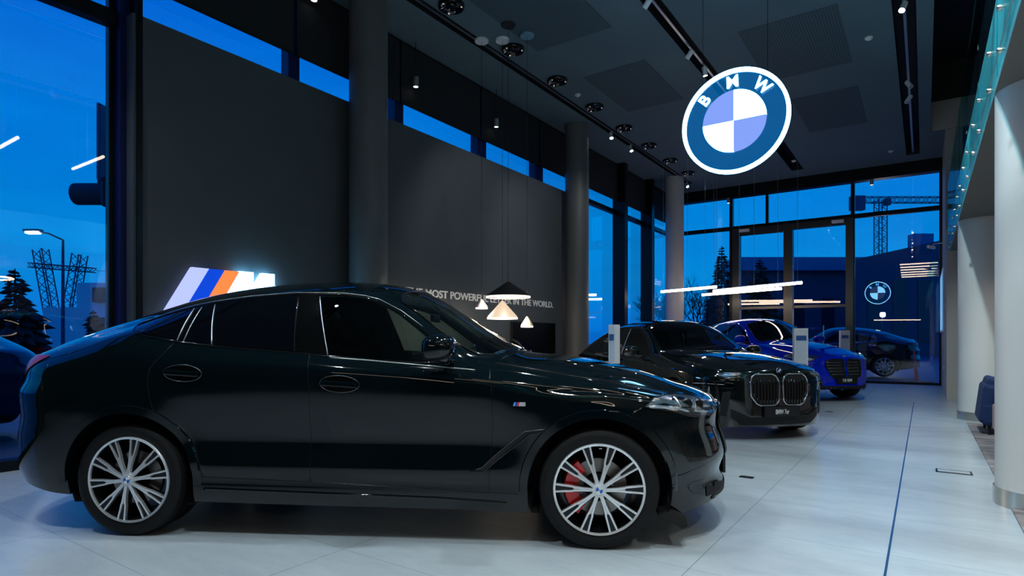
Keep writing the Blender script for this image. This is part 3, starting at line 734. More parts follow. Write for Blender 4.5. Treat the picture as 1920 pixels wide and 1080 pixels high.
class Body:
    def __init__(s, S):
        s.bm = body_grid(S); s.bvh = BVHTree.FromBMesh(s.bm)
    def hit(s, a, b, axis, off=0):
        o, d = AX[axis](a, b); p, n, i, _ = s.bvh.ray_cast(Vector(o), Vector(d))
        if p is None:
            p, n, i, _ = s.bvh.find_nearest(Vector(o)+Vector(d)*2.2)
        if n.dot(Vector(d)) > 0: n = -n
        return p+n*off
    def patch(s, poly, axis, off, m, name, parent, grid=.035, thick=0):
        bm = bmesh.new(); bm.faces.new([bm.verts.new((a, b, 0)) for a, b in poly])
        for ax in (0, 1):
            lo = min(p[ax] for p in poly); hi = max(p[ax] for p in poly); g = lo+grid
            while g < hi:
                co = [0, 0, 0]; co[ax] = g; no = [0, 0, 0]; no[ax] = 1
                bmesh.ops.bisect_plane(bm, geom=bm.verts[:]+bm.edges[:]+bm.faces[:], plane_co=co, plane_no=no, dist=1e-6); g += grid
        bmesh.ops.triangulate(bm, faces=[f for f in bm.faces if len(f.verts) > 4])
        for v in bm.verts: v.co = s.hit(v.co.x, v.co.y, axis, off)
        if thick:
            bmesh.ops.recalc_face_normals(bm, faces=bm.faces)
        me = bpy.data.meshes.new(name); bm.to_mesh(me); bm.free()
        # orient outwards
        d = Vector(AX[axis](0, 0)[1]); av = sum((p.normal*p.area for p in me.polygons), Vector())
        if av.dot(d) > 0: me.flip_normals()
        return link(name, me, m, parent, smooth=True)
    def line(s, pts, axis, r, m, name, parent, off=0, closed=False, step=.03):
        q = []; P_ = list(pts)+([pts[0]] if closed else [])
        for a, b in zip(P_[:-1], P_[1:]):
            n = max(1, int(math.dist(a, b)/step))
            for k in range(n): q.append((a[0]+(b[0]-a[0])*k/n, a[1]+(b[1]-a[1])*k/n))
        if not closed: q.append(P_[-1])
        return MB().tube([s.hit(a, b, axis, off) for a, b in q], r, 6, closed=closed).build(name, m, parent, smooth=True)

CX = [-1.1, -.5, 0, .5, 1.2, 2.2, 2.97, 3.55]
LV = [.18, .25, .31, .37, .44, .52, .62, .72, .82, .92, 1.0]
CT = [[.90, .92, .925, .93, .935, .93, .925, .93],
      [.94, .945, .95, .955, .955, .95, .95, .95],
      [.955, .96, .965, .965, .965, .965, .965, .96],
      [.965, .97, .975, .958, .958, .960, .975, .97],
      [.975, .98, .983, .972, .970, .972, .983, .98],
      [.985, .985, .99, .962, .958, .962, .99, .99],
      [.99, .99, 1.0, .952, .946, .950, .998, .995],
      [.995, .995, 1.005, .962, .957, .958, .998, .995],
      [.995, 1.0, 1.005, .975, .970, .968, .99, .99],
      [.99, 1.0, 1.0, .985, .980, .975, .97, .97],
      [.98, .99, .985, .985, .982, .970, .94, .94]]
SUV = dict(xr=-1.12, xf=3.90, xar=-.38, nr=2.7, xaf=2.85, nf=2.5, W=1.0, ra=.425, za=.36, axles=(0, 2.975), cx=CX, lv=LV, ct=CT, bulge=.018,
    zs=K((-1.12, .35), (-.9, .32), (-.5, .255), (.4, .225), (2.5, .205), (3.0, .185), (3.45, .185), (3.65, .215), (3.9, .25)),
    sh=K((-1.12, 1.03), (-.5, 1.05), (0, 1.075), (1.12, 1.057), (2.33, .985), (2.97, .93), (3.5, .865), (3.9, .80)),
    bz=K((-1.12, 1.10), (-.5, 1.18), (-.05, 1.28), (.1, 1.262), (.31, 1.232), (.51, 1.21), (1.06, 1.172), (1.27, 1.15), (1.83, 1.104), (2.25, 1.068), (2.6, 1.02), (2.97, .975), (3.4, .905), (3.7, .86), (3.9, .82)),
    by=K((-1.12, .93), (-.5, .90), (0, .885), (.5, .895), (1.2, .905), (2.2, .905), (2.6, .90), (3.0, .90), (3.9, .88)),
    ez=K((-1.12, 1.19), (-.9, 1.21), (-.6, 1.262), (-.33, 1.31), (-.1, 1.362), (.12, 1.445), (.28, 1.486), (.44, 1.515), (.67, 1.543), (.98, 1.564), (1.3, 1.56), (1.55, 1.517), (1.7, 1.453), (1.85, 1.356), (2.04, 1.215), (2.17, 1.142), (2.3, 1.113), (2.5, 1.085), (2.83, 1.03), (3.18, .968), (3.44, .916), (3.6, .885), (3.9, .83)),
    ey=K((-1.12, .80), (-.6, .74), (0, .715), (.5, .715), (1.2, .72), (1.6, .71), (1.85, .72), (2.1, .755), (2.3, .77), (2.8, .76), (3.2, .76), (3.9, .80)),
    cz=K((-1.12, 1.268), (-.95, 1.285), (-.75, 1.33), (-.4, 1.425), (0, 1.545), (.3, 1.612), (.6, 1.656), (.93, 1.682), (1.2, 1.686), (1.46, 1.672), (1.68, 1.628), (1.87, 1.53), (2.12, 1.368), (2.37, 1.222), (2.47, 1.172), (2.56, 1.16), (2.78, 1.14), (3.14, 1.081), (3.34, 1.033), (3.575, .965), (3.73, .925), (3.9, .86)),
    pw=K((-1.12, 3.), (0, 3.), (1.5, 3.), (1.8, 2.6), (2.3, 2.6), (2.7, 3.), (3.9, 3.)),
    shr=K((0, .03), (.27, .02), (.40, -.02), (.60, -.02), (.74, .01), (.90, -.01), (1.0, .05), (1.12, .04), (1.20, .13), (1.29, .16), (1.6, .2)),
    shf=K((0, -.08), (.18, -.03), (.28, .0), (.38, -.03), (.50, .0), (.60, -.02), (.70, -.05), (.80, -.04), (.90, -.06), (1.1, -.10)))
sd = lambda *p: K(*p)
SED = dict(xr=-1.27, xf=4.11, xar=-.5, nr=2.7, xaf=3.10, nf=2.9, W=.975, ra=.40, za=.35, axles=(0, 3.215), cx=[-1.2, -.6, 0, .5, 1.2, 2.2, 3.2, 3.8], lv=LV, ct=CT, bulge=.012,
    zs=K((-1.27, .26), (-.5, .2), (.5, .19), (2.6, .18), (3.5, .16), (4.11, .17)),
    sh=K((-1.27, .93), (0, .93), (1.2, .92), (2.4, .90), (3.2, .86), (4.11, .78)),
    bz=K((-1.27, 1.0), (-.6, 1.02), (0, 1.02), (1.2, 1.01), (2.3, .985), (2.7, .95), (3.3, .915), (3.8, .875), (4.11, .83)),
    by=K((-1.27, .90), (0, .885), (1.2, .89), (2.4, .89), (3.2, .885), (4.11, .86)),
    ez=K((-1.27, 1.07), (-.9, 1.14), (-.5, 1.25), (-.1, 1.36), (.3, 1.435), (.8, 1.48), (1.2, 1.48), (1.55, 1.44), (1.85, 1.345), (2.15, 1.185), (2.38, 1.075), (2.6, 1.045), (3., 1.0), (3.5, .94), (3.9, .885), (4.11, .85)),
    ey=K((-1.27, .80), (-.5, .68), (0, .65), (1.2, .66), (1.6, .66), (2.1, .71), (2.4, .76), (3, .75), (3.6, .76), (4.11, .78)),
    cz=K((-1.27, 1.12), (-1., 1.21), (-.65, 1.32), (-.2, 1.46), (.3, 1.545), (.8, 1.585), (1.2, 1.59), (1.55, 1.565), (1.8, 1.50), (2.2, 1.29), (2.55, 1.115), (2.68, 1.10), (3.1, 1.075), (3.5, 1.02), (3.8, .965), (3.98, .915), (4.11, .875)),
    pw=K((-1.27, 3.), (0, 3.), (1.5, 3.), (1.8, 2.6), (2.4, 2.6), (2.8, 3.), (4.11, 4.)),
    shr=K((0, .05), (.3, 0), (.8, -.02), (1.0, .04), (1.2, .1)),
    shf=K((0, -.10), (.16, -.05), (.3, .0), (.45, .0), (.6, -.005), (.75, -.01), (.86, -.03), (.95, -.07), (1.1, -.12)))

# ---- wheels: hub axis along y, outer face towards -y
def make_wheel(parent, loc, R=.36, caliper=None, rz=0, rot=0, rimr=None):
    rr = rimr or .272; wname = 'wheel'
    m = MB()
    # spokes
    angs = [72*k+s_*16.8 for k in range(5) for s_ in (-1, 1)]
    def P3(r, a, t, y): return (r*math.sin(a)+t*math.cos(a), y, r*math.cos(a)-t*math.sin(a))
    for dg in angs:
        a = math.radians(dg+rot)
        for sgn in (-1, 1):
            st = [(.035, .004, .0075, -.012), (.10, .0055, .0065, -.010), (.150, .0085, .0085, -.005), (.160, .0135, .0066, -.004), (.20, .0165, .0064, -.001), (rr-.006, .0225, .0064, .0)]
            prev = None; vs = []; 
            for r, c, hw_, y in st:
                for t_, yy in ((sgn*c-hw_*.8, y), (sgn*c+hw_*.8, y), (sgn*c+hw_, y+.02), (sgn*c-hw_, y+.02)): vs.append(P3(r, a, t_, yy))
            fs = [(i*4+k, i*4+(k+1) % 4, (i+1)*4+(k+1) % 4, (i+1)*4+k) for i in range(len(st)-1) for k in range(4)]
            m.add(vs, fs)
    m.lathe([(rr-.012, -.001), (rr, -.004), (rr+.004, .004), (rr-.012, .012)], 72, 'y', closed=True)
    m.lathe([(0, -.006), (.032, -.012), (.040, -.012), (.046, .0), (.046, .03)], 40, 'y')
    wh = m.build(wname, M_silver, parent, smooth='auto')
    wh.location = loc; wh.rotation_euler = (0, 0, rz)
    m = MB()
    for dg in angs:
        a = math.radians(dg+rot); vs = []
        for r, hw_, y in ((.04, .010, .0), (.155, .013, .010), (rr-.006, .030, .006)):
            for t_, yy in ((-hw_, y), (hw_, y), (hw_*.8, y+.05), (-hw_*.8, y+.05)): vs.append(P3(r, a, t_, yy))
        m.add(vs, [(i*4+k, i*4+(k+1) % 4, (i+1)*4+(k+1) % 4, (i+1)*4+k) for i in range(2) for k in range(4)])
    m.build('spoke_inlay', M_dkmetal, wh, smooth='auto')
    MB().lathe([(rr-.002, .0), (rr-.01, .03), (rr-.035, .09), (rr-.05, .22), (rr-.04, .25)], 64, 'y').build('barrel', M_dkmetal, wh, smooth='auto')
    # tyre
    prof = [(rr-.005, .012), (rr+.012, .002), (rr+.045, -.006), (R-.03, -.002), (R-.010, .008), (R-.002, .025), (R, .06), (R, .25), (R-.010, .285), (R-.03, .295), (rr, .285)]
    MB().lathe(prof, 96, 'y').build('tyre', M_rubber, wh, smooth='auto')
    g = MB()
    for y in (.07, .115, .165, .21): g.lathe([(R+.0006, y), (R+.0006, y+.009)], 72, 'y')
    for k in range(72):
        a = 2*PI*k/72
        for (y0, y1) in ((.015, .066), (.24, .28)):
            rr_ = R+.0004 if y0 > .02 else R+.0002
            vs = [((rr_+(-.006 if yy < .02 else 0))*math.sin(a+da), yy, (rr_+(-.006 if yy < .02 else 0))*math.cos(a+da)) for yy in (y0, y1) for da in (0, .010)]
            g.add(vs, [(0, 1, 3, 2)])
    g.build('tread', M_gap, wh)
    hc = MB().lathe([(0, -.0165), (.026, -.0165), (.0285, -.013), (.0285, -.008)], 32, 'y').build('hub_cap', M_chrome, wh, smooth='auto')
    for k in range(4):
        pts = [(0, 0)]+[(.021*math.cos(k*PI/2+PI/2*i/8+.35), .021*math.sin(k*PI/2+PI/2*i/8+.35)) for i in range(9)]
        hc_ = MB().prism(pts, lambda a, b, d: (a, -.0166-d, b), 0, .0008)
        if k == 0: q1 = hc_
        elif k == 2: q1.v += [(v[0], v[1], v[2]) for v in hc_.v]; q1.f += [tuple(i+len(q1.v)-len(hc_.v) for i in f_) for f_ in hc_.f]
        elif k == 1: q2 = hc_
        else: q2.v += hc_.v; q2.f += [tuple(i+len(q2.v)-len(hc_.v) for i in f_) for f_ in hc_.f]
    q1.build('emblem_white', M_white, wh); q2.build('emblem_blue', mat('roundel_blue', (.01, .12, .5), .3), wh)
    MB().lathe([(.09, .085), (.172, .085), (.172, .115), (.09, .115)], 56, 'y', closed=True).build('brake_disc', M_disc, wh, smooth='auto')
    MB().lathe([(0, .05), (.075, .05), (.08, .10), (.06, .2), (0, .2)], 32, 'y').build('hub', M_matte, wh, smooth='auto')
    if caliper:
        cm = MB(); vs = []; n = 14; a0, a1 = (math.radians(caliper-52), math.radians(caliper+52))
        for i in range(n+1):
            a = a0+(a1-a0)*i/n; k_ = 1-.35*abs(i/n-.5)*2
            for r, y in ((.125, .055), (.205*(.94+.06*k_), .05), (.215, .09), (.205, .14), (.125, .14)): vs.append((r*math.cos(a), y, r*math.sin(a)))
        fs = [(i*5+k, i*5+(k+1) % 5, (i+1)*5+(k+1) % 5, (i+1)*5+k) for i in range(n) for k in range(5)]+[tuple(range(5)), tuple(n*5+k for k in reversed(range(5)))]
        cm.add(vs, fs); cm.build('brake_caliper', M_red, wh, smooth='auto')
    MB().lathe([(0, 0), (.004, 0), (.004, .018), (0, .018)], 8, 'x', c=(.0, .01, .245)).build('valve', M_chrome, wh)
    return wh

def seat(parent, x, y):
    s = MB().obox((x+.28, y, .62), (1, 0, .1), (0, 1, 0), (-.1, 0, 1), .26, .25, .08).build('seat', M_leather, parent, bevel=.03)
    MB().obox((x, y, .93), (1, 0, .22), (0, 1, 0), (-.22, 0, 1), .07, .24, .31).build('backrest', M_leather, s, bevel=.04)
    MB().obox((x-.09, y, 1.31), (1, 0, .22), (0, 1, 0), (-.22, 0, 1), .05, .13, .09).build('headrest', M_leather, s, bevel=.03)

def build_car(name, label, S, paint, loc, ang, spec):
    root = thing(name, label, 'car', loc, ang)
    B = Body(S); sp = spec
    flip = lambda poly: [(a, -b) for a, b in poly]
    for poly in sp['open']:
        for ax in ('R', 'L'): cut_hole(B.bm, poly, ax)
    cut_hole(B.bm, sp['screen'], 'T')
    me = bpy.data.meshes.new('body'); B.bm.to_mesh(me)
    body = link('body', me, paint, root, smooth='auto')
    for ax in ('R', 'L'):
        for poly in sp['open']:
            g = B.patch(poly, ax, .001, M_carglass, 'door_window', root)
        for poly in sp['dark']: B.patch(poly, ax, .004, M_tint, 'side_window', root)
        for poly in sp['pillar']: B.patch(poly, ax, .003, M_gloss, 'pillar_cover', root)
        for ln in sp['gaps']: B.line(ln, ax, .0028, M_gap, 'door_seam', root)
        for ln in sp['bright']: B.line(ln, ax, .0035, M_alu, 'trim_and_highlight', root, .004)
        for ln in sp.get('roofline', []): B.line(ln, ax, .0022, M_alu, 'roof_trim', root, .003)
        for ln in sp['dull']: B.line(ln, ax, .0045, M_gloss, 'window_seal', root, .003)
        # arches
        for xc in S['axles']:
            za = S['za']; q = []
            r0, r1 = S['ra'], S['ra']+.055
            m_ = MB(); n = 40; vs = []; a_0 = -.05 
            for i in range(n+1):
                a = a_0+(PI-2*a_0)*i/n
                for r, off in ((r0+.002, .004), (r0+.004, .012), (r1-.006, .012), (r1, .002)):
                    x_ = xc+r*math.cos(a); z_ = za+r*math.sin(a)
                    p = B.hit(x_, max(z_, za+.0), ax, off) if a > -9 else None
                    # sample the flank just outside the arch so the strip rides on it
                    p = Vector((x_, p.y, z_)); vs.append(p)
            # inner return
            m_.add(vs, [(i*4+k, i*4+k+1, (i+1)*4+k+1, (i+1)*4+k) for i in range(n) for k in range(3)])
            m_.build('arch_trim', paint, root, smooth='auto')
            # wheel well
            s_ = -1 if ax == 'R' else 1
            vs = []
            for i in range(n+1):
                a = -.6+(PI+1.2)*i/n
                for y_ in (.93, .55): vs.append((xc+(r0+.012)*math.cos(a), s_*y_, max(za+(r0+.012)*math.sin(a), .2)))
            vs += [(xc, s_*.55, za)]
            MB().add(vs, [(i*2, i*2+1, i*2+3, i*2+2) for i in range(n)]+[(i*2+1, i*2+3, len(vs)-1) for i in range(n)]).build('wheel_housing', M_matte, root)
        for (hx, hz) in sp['handles']:
            el = [(hx+.125*math.cos(t)*(1 if math.cos(t) > 0 else 1), hz+.052*math.sin(t)-.05*.1*math.cos(t)*1.0) for t in np.linspace(0, 2*PI, 28)[:-1]]
            h = B.patch(el, ax, .0015, M_gap if False else M_gloss, 'door_handle', root, grid=.04)
            B.line(el, ax, .0022, M_seam, 'recess_edge', h, .002, closed=True)
            s_ = -1 if ax == 'R' else 1; p = B.hit(hx, hz, ax, .018)
            MB().obox(p, (1, 0, -.055), (0, 1, 0), (.055, 0, 1), .115, .009, .017).build('grip', paint, h, bevel=.007, smooth=False)
        if sp.get('vent'):
            vt = B.patch(sp['vent'], ax, .004, M_matte, 'air_breather', root, grid=.03)
            B.line(sp['vent'][5:]+sp['vent'][:1], ax, .006, paint, 'breather_edge', vt, .003)
            B.line(sp['vent'][:5], ax, .0018, M_seam, 'breather_edge', vt, .004)
        if sp.get('crease'):
            for ln in sp['crease']: B.line(ln, ax, .005, paint, 'body_crease', root, .0)
        lm = B.patch(sp['lamp'], ax, .003, M_gloss if sp['kchrome'] else mat('lamp_bowl', (.42, .44, .46), .2, metal=.85), 'headlamp', root, grid=.025)
        for ln in sp['lampbars']: B.line(ln, ax, .004 if sp['kchrome'] else .009, mat('lamp_chrome', (.85, .87, .9), .12, metal=.9), 'light_guide', lm, .006, step=.02)
        for (a_, b_) in sp['lampcups']:
            p = B.hit(a_, b_, ax, .004); s_ = -1 if ax == 'R' else 1
            MB().lathe([(.034, 0), (.026, s_*.006), (.02, -s_*.004), (0, -s_*.006)], 24, 'y', c=(p.x, p.y+s_*.004, p.z)).build('projector', M_dkmetal, lm, smooth='auto')
        B.line(sp['lamp'], ax, .004, M_gap, 'lamp_seal', lm, .003, closed=True)
        B.patch(sp['lamp'], ax, .008 if sp['kchrome'] else .014, M_lens, 'lens', lm, grid=.03)
        if sp.get('sidevent'): B.patch(sp['sidevent'], ax, .005, M_matte, 'brake_duct', root, grid=.03)
        if sp.get('tail'):
            tl = B.patch(sp['tail'], ax, .006, mat('tail_red', (.22, .001, .002), .25, coat=.3, spec=.2), 'tail_lamp', root, grid=.03)
        if sp.get('badge'):
            (bx, bz) = sp['badge']; s_ = 1 if ax == 'R' else -1
            def bp(pts, m_, nm='fender_badge', par=root): return B.patch([(bx+s_*a_, bz+b_) for a_, b_ in pts], ax, .003, m_, nm, par, grid=.05)
            bd = bp([(.031, -.012), (.031, .012), (.020, .012), (.012, .002), (.004, .012), (-.004, .012), (-.012, -.012)], M_silver)
            for k, cc in enumerate(((.75, .03, .03), (.01, .05, .45), (.1, .4, .9))):
                o_ = bp([(-.012-.011*k-.011, -.012), (-.012-.011*k, -.012), (-.004-.011*k, .012), (-.004-.011*k-.011, .012)], mat('badge_%d' % k, cc, .4), 'stripe', bd)
        # mirror
        mx, mz = sp['mirror']; s_ = -1 if ax == 'R' else 1
        bmm = bmesh.new(); bmesh.ops.create_uvsphere(bmm, u_segments=32, v_segments=20, radius=1)
        for v in bmm.verts:
            x, y, z = v.co; ex = .62
            f3 = lambda t, e_: math.copysign(abs(t)**e_, t)
            x, y, z = f3(x, .7), f3(y, .7), f3(z, .75)
            if x < 0: x = x*.55
            zz = z*.084*(1.0 if z > 0 else .86); v.co = (mx+x*.125-.0*abs(y), s_*(1.06)+y*.115, mz+zz+.012*x)
        mm_ = bpy.data.meshes.new('mirror'); bmm.to_mesh(mm_); bmm.free(); mr = link('mirror', mm_, paint, root, smooth=True)
        p = B.hit(mx+.06, mz-.07, ax, 0)
        MB().tube([(mx+.02, s_*1.0, mz-.04), (mx+.05, s_*.93, mz-.075), (mx+.07, p.y-s_*.02, mz-.085)], [.03, .026, .03], 10).build('mirror_arm', M_gloss, mr, smooth=True)
        MB().lathe([(0, 0), (.06, 0), (.066, .004)], 24, 'x', c=(mx-.067, s_*1.06, mz)).build('mirror_glass', M_chrome, mr)
        g = MB(); g.obox((mx+.0, s_*1.06, mz-.014), (1, 0, .1), (0, 1, 0), (0, 0, 1), .112, .10, .004); g.build('indicator', M_gloss, mr, bevel=.003)
        # sill blade
        if sp.get('sill'): B.line(sp['sill'], ax, .009, paint, 'sill_blade', root, .002)
        # wheels
        for k, xc in enumerate(S['axles']):
            make_wheel(root, (xc, (-1 if ax == 'R' else 1)*(S['W']-.022), .36 if S['za'] > .355 else .355), .36 if S['za'] > .355 else .355,
                       caliper=(180 if ax == 'R' else 0) if k == 1 else None, rz=0 if ax == 'R' else PI, rot=sp['rot'][k])
    # bonnet seams, windscreen
    B.patch(sp['screen'], 'T', .001, M_carglass, 'windscreen', root, grid=.06)
    B.line(sp['screen'], 'T', .006, M_gloss, 'screen_seal', root, .002, closed=True)
    for ln in sp['top']: B.line(ln, 'T', .0035, M_gap, 'bonnet_seam', root); B.line(flip(ln), 'T', .0035, M_gap, 'bonnet_seam', root)
    for ln in sp.get('hoodcrease', []): B.line(ln, 'T', .006, paint, 'bonnet_crease', root, -.003); B.line(flip(ln), 'T', .006, paint, 'bonnet_crease', root, -.003)
    if sp.get('roofdark'): B.patch(sp['roofdark'], 'T', .003, M_tint, 'glass_roof', root, grid=.08)
    # wipers
    cx, cy = sp['wiper']
    MB().tube([B.hit(cx+.03, -.30+.0, 'T', .02), B.hit(cx-.03, 0.0, 'T', .03), B.hit(cx-.10, .3, 'T', .03)], .007).build('wiper', M_matte, root)
    # front end
    for sg_ in (1, -1):
        kp = [(sg_*a, b) for a, b in sp['kidney']]
        k = B.patch(kp, 'F', .006, M_matte, 'grille', root, grid=.04)
        B.line(kp, 'F', .011, M_chrome if sp['kchrome'] else M_gloss, 'grille_frame', k, .010, closed=True)
        a0, a1 = min(a for a, b in kp), max(a for a, b in kp); b0, b1 = min(b for a, b in kp), max(b for a, b in kp)
        if sp['slats'] == 'v':
            n = 9
            for i in range(1, n):
                a = a0+(a1-a0)*i/n; ys_ = [b for b in np.linspace(b0, b1, 24) if inpoly(a, b, kp)]
                if len(ys_) > 3: B.line([(a, b) for b in ys_[1:-1:3]], 'F', .010, M_gloss, 'slat', k, .012)
        else:
            for i in range(1, 6):
                b = b0+(b1-b0)*i/6; xs_ = [a for a in np.linspace(a0, a1, 24) if inpoly(a, b, kp)]
                if len(xs_) > 3: B.line([(a, b) for a in xs_[1:-1:3]], 'F', .007, mat('slat_grey', (.25, .27, .3), .25, metal=.8), 'slat', k, .012)
        for pl in sp['intake']: B.patch([(sg_*a, b) for a, b in pl], 'F', .004, M_matte, 'air_intake', root, grid=.04)
        for pl in sp['flamp']:
            q = B.patch([(sg_*a, b) for a, b in pl], 'F', .005, mat('lamp_inner', (.16, .17, .18), .16, metal=.85), 'front_lamp', root, grid=.04)
            B.line([(sg_*a, b) for a, b in pl], 'F', .004, M_chrome, 'light_guide', q, .01, closed=True)
    p = B.hit(0, sp['plate'][0], 'F', .02); hw_, hh_ = .24, .056
    pl = MB().box(p.x-.006, p.x+.012, -hw_, hw_, p.z-hh_, p.z+hh_).build('number_plate', mat('plate_black', (.008, .009, .01), .35), root, bevel=.004)
    MB().box(p.x-.008, p.x+.010, -hw_-.008, hw_+.008, p.z-hh_-.008, p.z+hh_+.008).build('plate_holder', M_dkmetal, pl)
    me = text_mesh(sp['plate'][1], .058, sp['plate'][2], .002, bold=.01)
    w_ = max(v.co.x for v in me.vertices)
    for v in me.vertices: v.co = (p.x+.014+v.co.z, v.co.x-w_/2, p.z-.028+v.co.y)
    link('plate_text', me, mat('plate_white', (.8, .8, .8), .4, emit=(1, 1, 1), es=0.0), pl)
    bz_ = sp['emblem']
    if bz_:
        p = B.hit(0, bz_, 'F', .006); em = MB().lathe([(0, .004), (.036, .004), (.041, .0)], 32, 'x', c=(p.x, 0, p.z)).build('bonnet_emblem', M_chrome, root, smooth='auto')
        roundel_parts(em, .038, lambda a, b, d: (p.x+.004+d, a, p.z+b), False, .001)
    # interior
    ix = sp['seatx']
    for y in (-.38, .38): seat(root, ix, y); 
    seat(root, ix-.95, -.35); seat(root, ix-.95, .35)
    dz = sp['dash']
    MB().box(dz[0], dz[0]+.35, -.70, .70, dz[1]-.25, dz[1]).build('dashboard', M_leather, root, bevel=.05)
    MB().tube([(dz[0]-.12-.06*math.sin(t), .38+.185*math.cos(t), dz[1]+.02+.175*math.sin(t)) for t in np.linspace(0, 2*PI, 29)[:-1]], .016, 8, closed=True).build('steering_wheel', M_leather, root, smooth=True)
    MB().box(dz[0]-.22, dz[0]-.19, -.12, .12, dz[2]-.03, dz[2]+.03).build('rear_view_mirror', M_matte, root, bevel=.008)
    MB().box(-.3, dz[0]+.3, -.72, .72, .40, .42).build('cabin_floor', M_leather, root)
    B.bm.free()
    return root

SUVspec = dict(
    open=[[(1.285, 1.158), (1.165, 1.535), (1.32, 1.54), (1.45, 1.522), (1.55, 1.492), (1.63, 1.455), (1.70, 1.410), (1.85, 1.298), (2.0, 1.178), (2.085, 1.108), (2.0, 1.106), (1.83, 1.118), (1.55, 1.137)]],
    dark=[[(.525, 1.222), (.445, 1.492), (.55, 1.512), (.67, 1.527), (.85, 1.540), (1.01, 1.545), (1.065, 1.18), (.8, 1.20)],
          [(.322, 1.245), (.35, 1.468), (.425, 1.487), (.50, 1.228)],
          [(.265, 1.255), (.285, 1.46), (.20, 1.437), (.12, 1.412), (.0, 1.372), (-.09, 1.340), (-.06, 1.312), (.0, 1.295), (.1, 1.28)]],
    pillar=[[(1.065, 1.182), (1.01, 1.548), (1.165, 1.550), (1.285, 1.160)], [(.285, 1.243), (.30, 1.462), (.345, 1.475), (.318, 1.24)]],
    gaps=[[(1.165, 1.553), (1.165, 1.17), (1.187, 1.045), (1.193, .37)], [(2.29, 1.095), (2.31, 1.06), (2.328, .954), (2.335, .728), (2.309, .325)],
          [(.255, 1.235), (.217, 1.164), (.15, 1.073), (.139, 1.0), (.155, .9), (.18, .803), (.322, .724), (.42, .62), (.475, .45), (.492, .385)],
          [(.49, .385), (1.193, .367), (2.309, .325), (2.49, .32)], [(3.24, .86), (3.17, .81)], [(-.57, 1.10), (-.60, 1.02), (-.585, .93)]],
    bright=[[(1.160, 1.535), (1.282, 1.158)], [(1.30, 1.140), (1.55, 1.122), (1.83, 1.098), (2.22, 1.064)], [(.29, 1.462), (.268, 1.25)], [(.345, 1.47), (.312, 1.24)], [(.435, 1.487), (.507, 1.222)]],  # second line draws the belt highlight under the front window as a bright strip
    dull=[[(-.12, 1.36), (.12, 1.432), (.28, 1.474), (.44, 1.503), (.67, 1.535), (.98, 1.556), (1.3, 1.552), (1.45, 1.532), (1.55, 1.505), (1.7, 1.425), (1.85, 1.315), (2.0, 1.195), (2.1, 1.113), (1.83, 1.108), (1.27, 1.15), (1.06, 1.172), (.51, 1.214), (.31, 1.235), (.05, 1.275), (-.06, 1.300), (-.12, 1.36)], [(1.012, 1.545), (1.063, 1.18)]],
    roofline=[[(-.12, 1.372), (.12, 1.446), (.28, 1.487), (.44, 1.515), (.67, 1.546), (.98, 1.567), (1.3, 1.563), (1.45, 1.545), (1.55, 1.520), (1.7, 1.445), (1.85, 1.338)]],
    handles=[(1.385, .98), (.37, 1.042)],
    vent=[(2.20, .455), (2.27, .478), (2.36, .562), (2.53, .702), (2.66, .717), (2.66, .703), (2.56, .683), (2.37, .53), (2.28, .452)],
    lamp=[(3.245, .852), (3.31, .90), (3.40, .912), (3.50, .905), (3.60, .885), (3.69, .868), (3.715, .86), (3.71, .79), (3.60, .775), (3.52, .79), (3.42, .822), (3.33, .838)],
    lampbars=[[(3.27, .853), (3.36, .848), (3.46, .835), (3.52, .815)], [(3.44, .90), (3.47, .84)], [(3.58, .875), (3.57, .815), (3.66, .80)], [(3.63, .868), (3.625, .835), (3.69, .825)]],
    lampcups=[(3.52, .855), (3.60, .845)],
    tail=[(-1.0, 1.15), (-.80, 1.15), (-.60, 1.148), (-.66, 1.115), (-.76, 1.06), (-.83, 1.01), (-1.0, .99)],
    badge=(2.505, .865), mirror=(2.0, 1.20), sill=[(.50, .312), (1.2, .300), (2.0, .285), (2.42, .262)], crease=[],
    rot=(-8., 0.), rearcal=True,
    screen=[(1.70, .0), (1.69, .3), (1.655, .55), (1.68, .635), (1.85, .665), (2.05, .70), (2.22, .72), (2.30, .68), (2.38, .5), (2.44, .25), (2.46, 0), (2.44, -.25), (2.38, -.5), (2.30, -.68), (2.22, -.72), (2.05, -.70), (1.85, -.665), (1.68, -.635), (1.655, -.55), (1.69, -.3)],
    top=[[(2.33, .775), (2.6, .785), (2.9, .782), (3.2, .757), (3.4, .713), (3.52, .655), (3.62, .58), (3.70, .46), (3.735, .30), (3.745, 0)], [(2.36, .72), (2.50, .30), (2.52, 0)]],
    hoodcrease=[[(2.62, .50), (3.0, .46), (3.4, .36), (3.62, .28)]],
    roofdark=None, wiper=(2.44, 0), kidney=[(.035, .50), (.035, .78), (.07, .815), (.33, .815), (.42, .77), (.42, .66), (.36, .52), (.31, .47), (.07, .47)],
    kchrome=False, slats='h', intake=[[(0, .22), (0, .31), (.45, .31), (.62, .34), (.66, .24), (.5, .21)]], flamp=[], sidevent=[(3.66, .265), (3.655, .33), (3.69, .325), (3.80, .285)],
    plate=(.385, 'THE NEW', .24), emblem=.865, seatx=1.28, dash=(1.98, 1.08, 1.42))
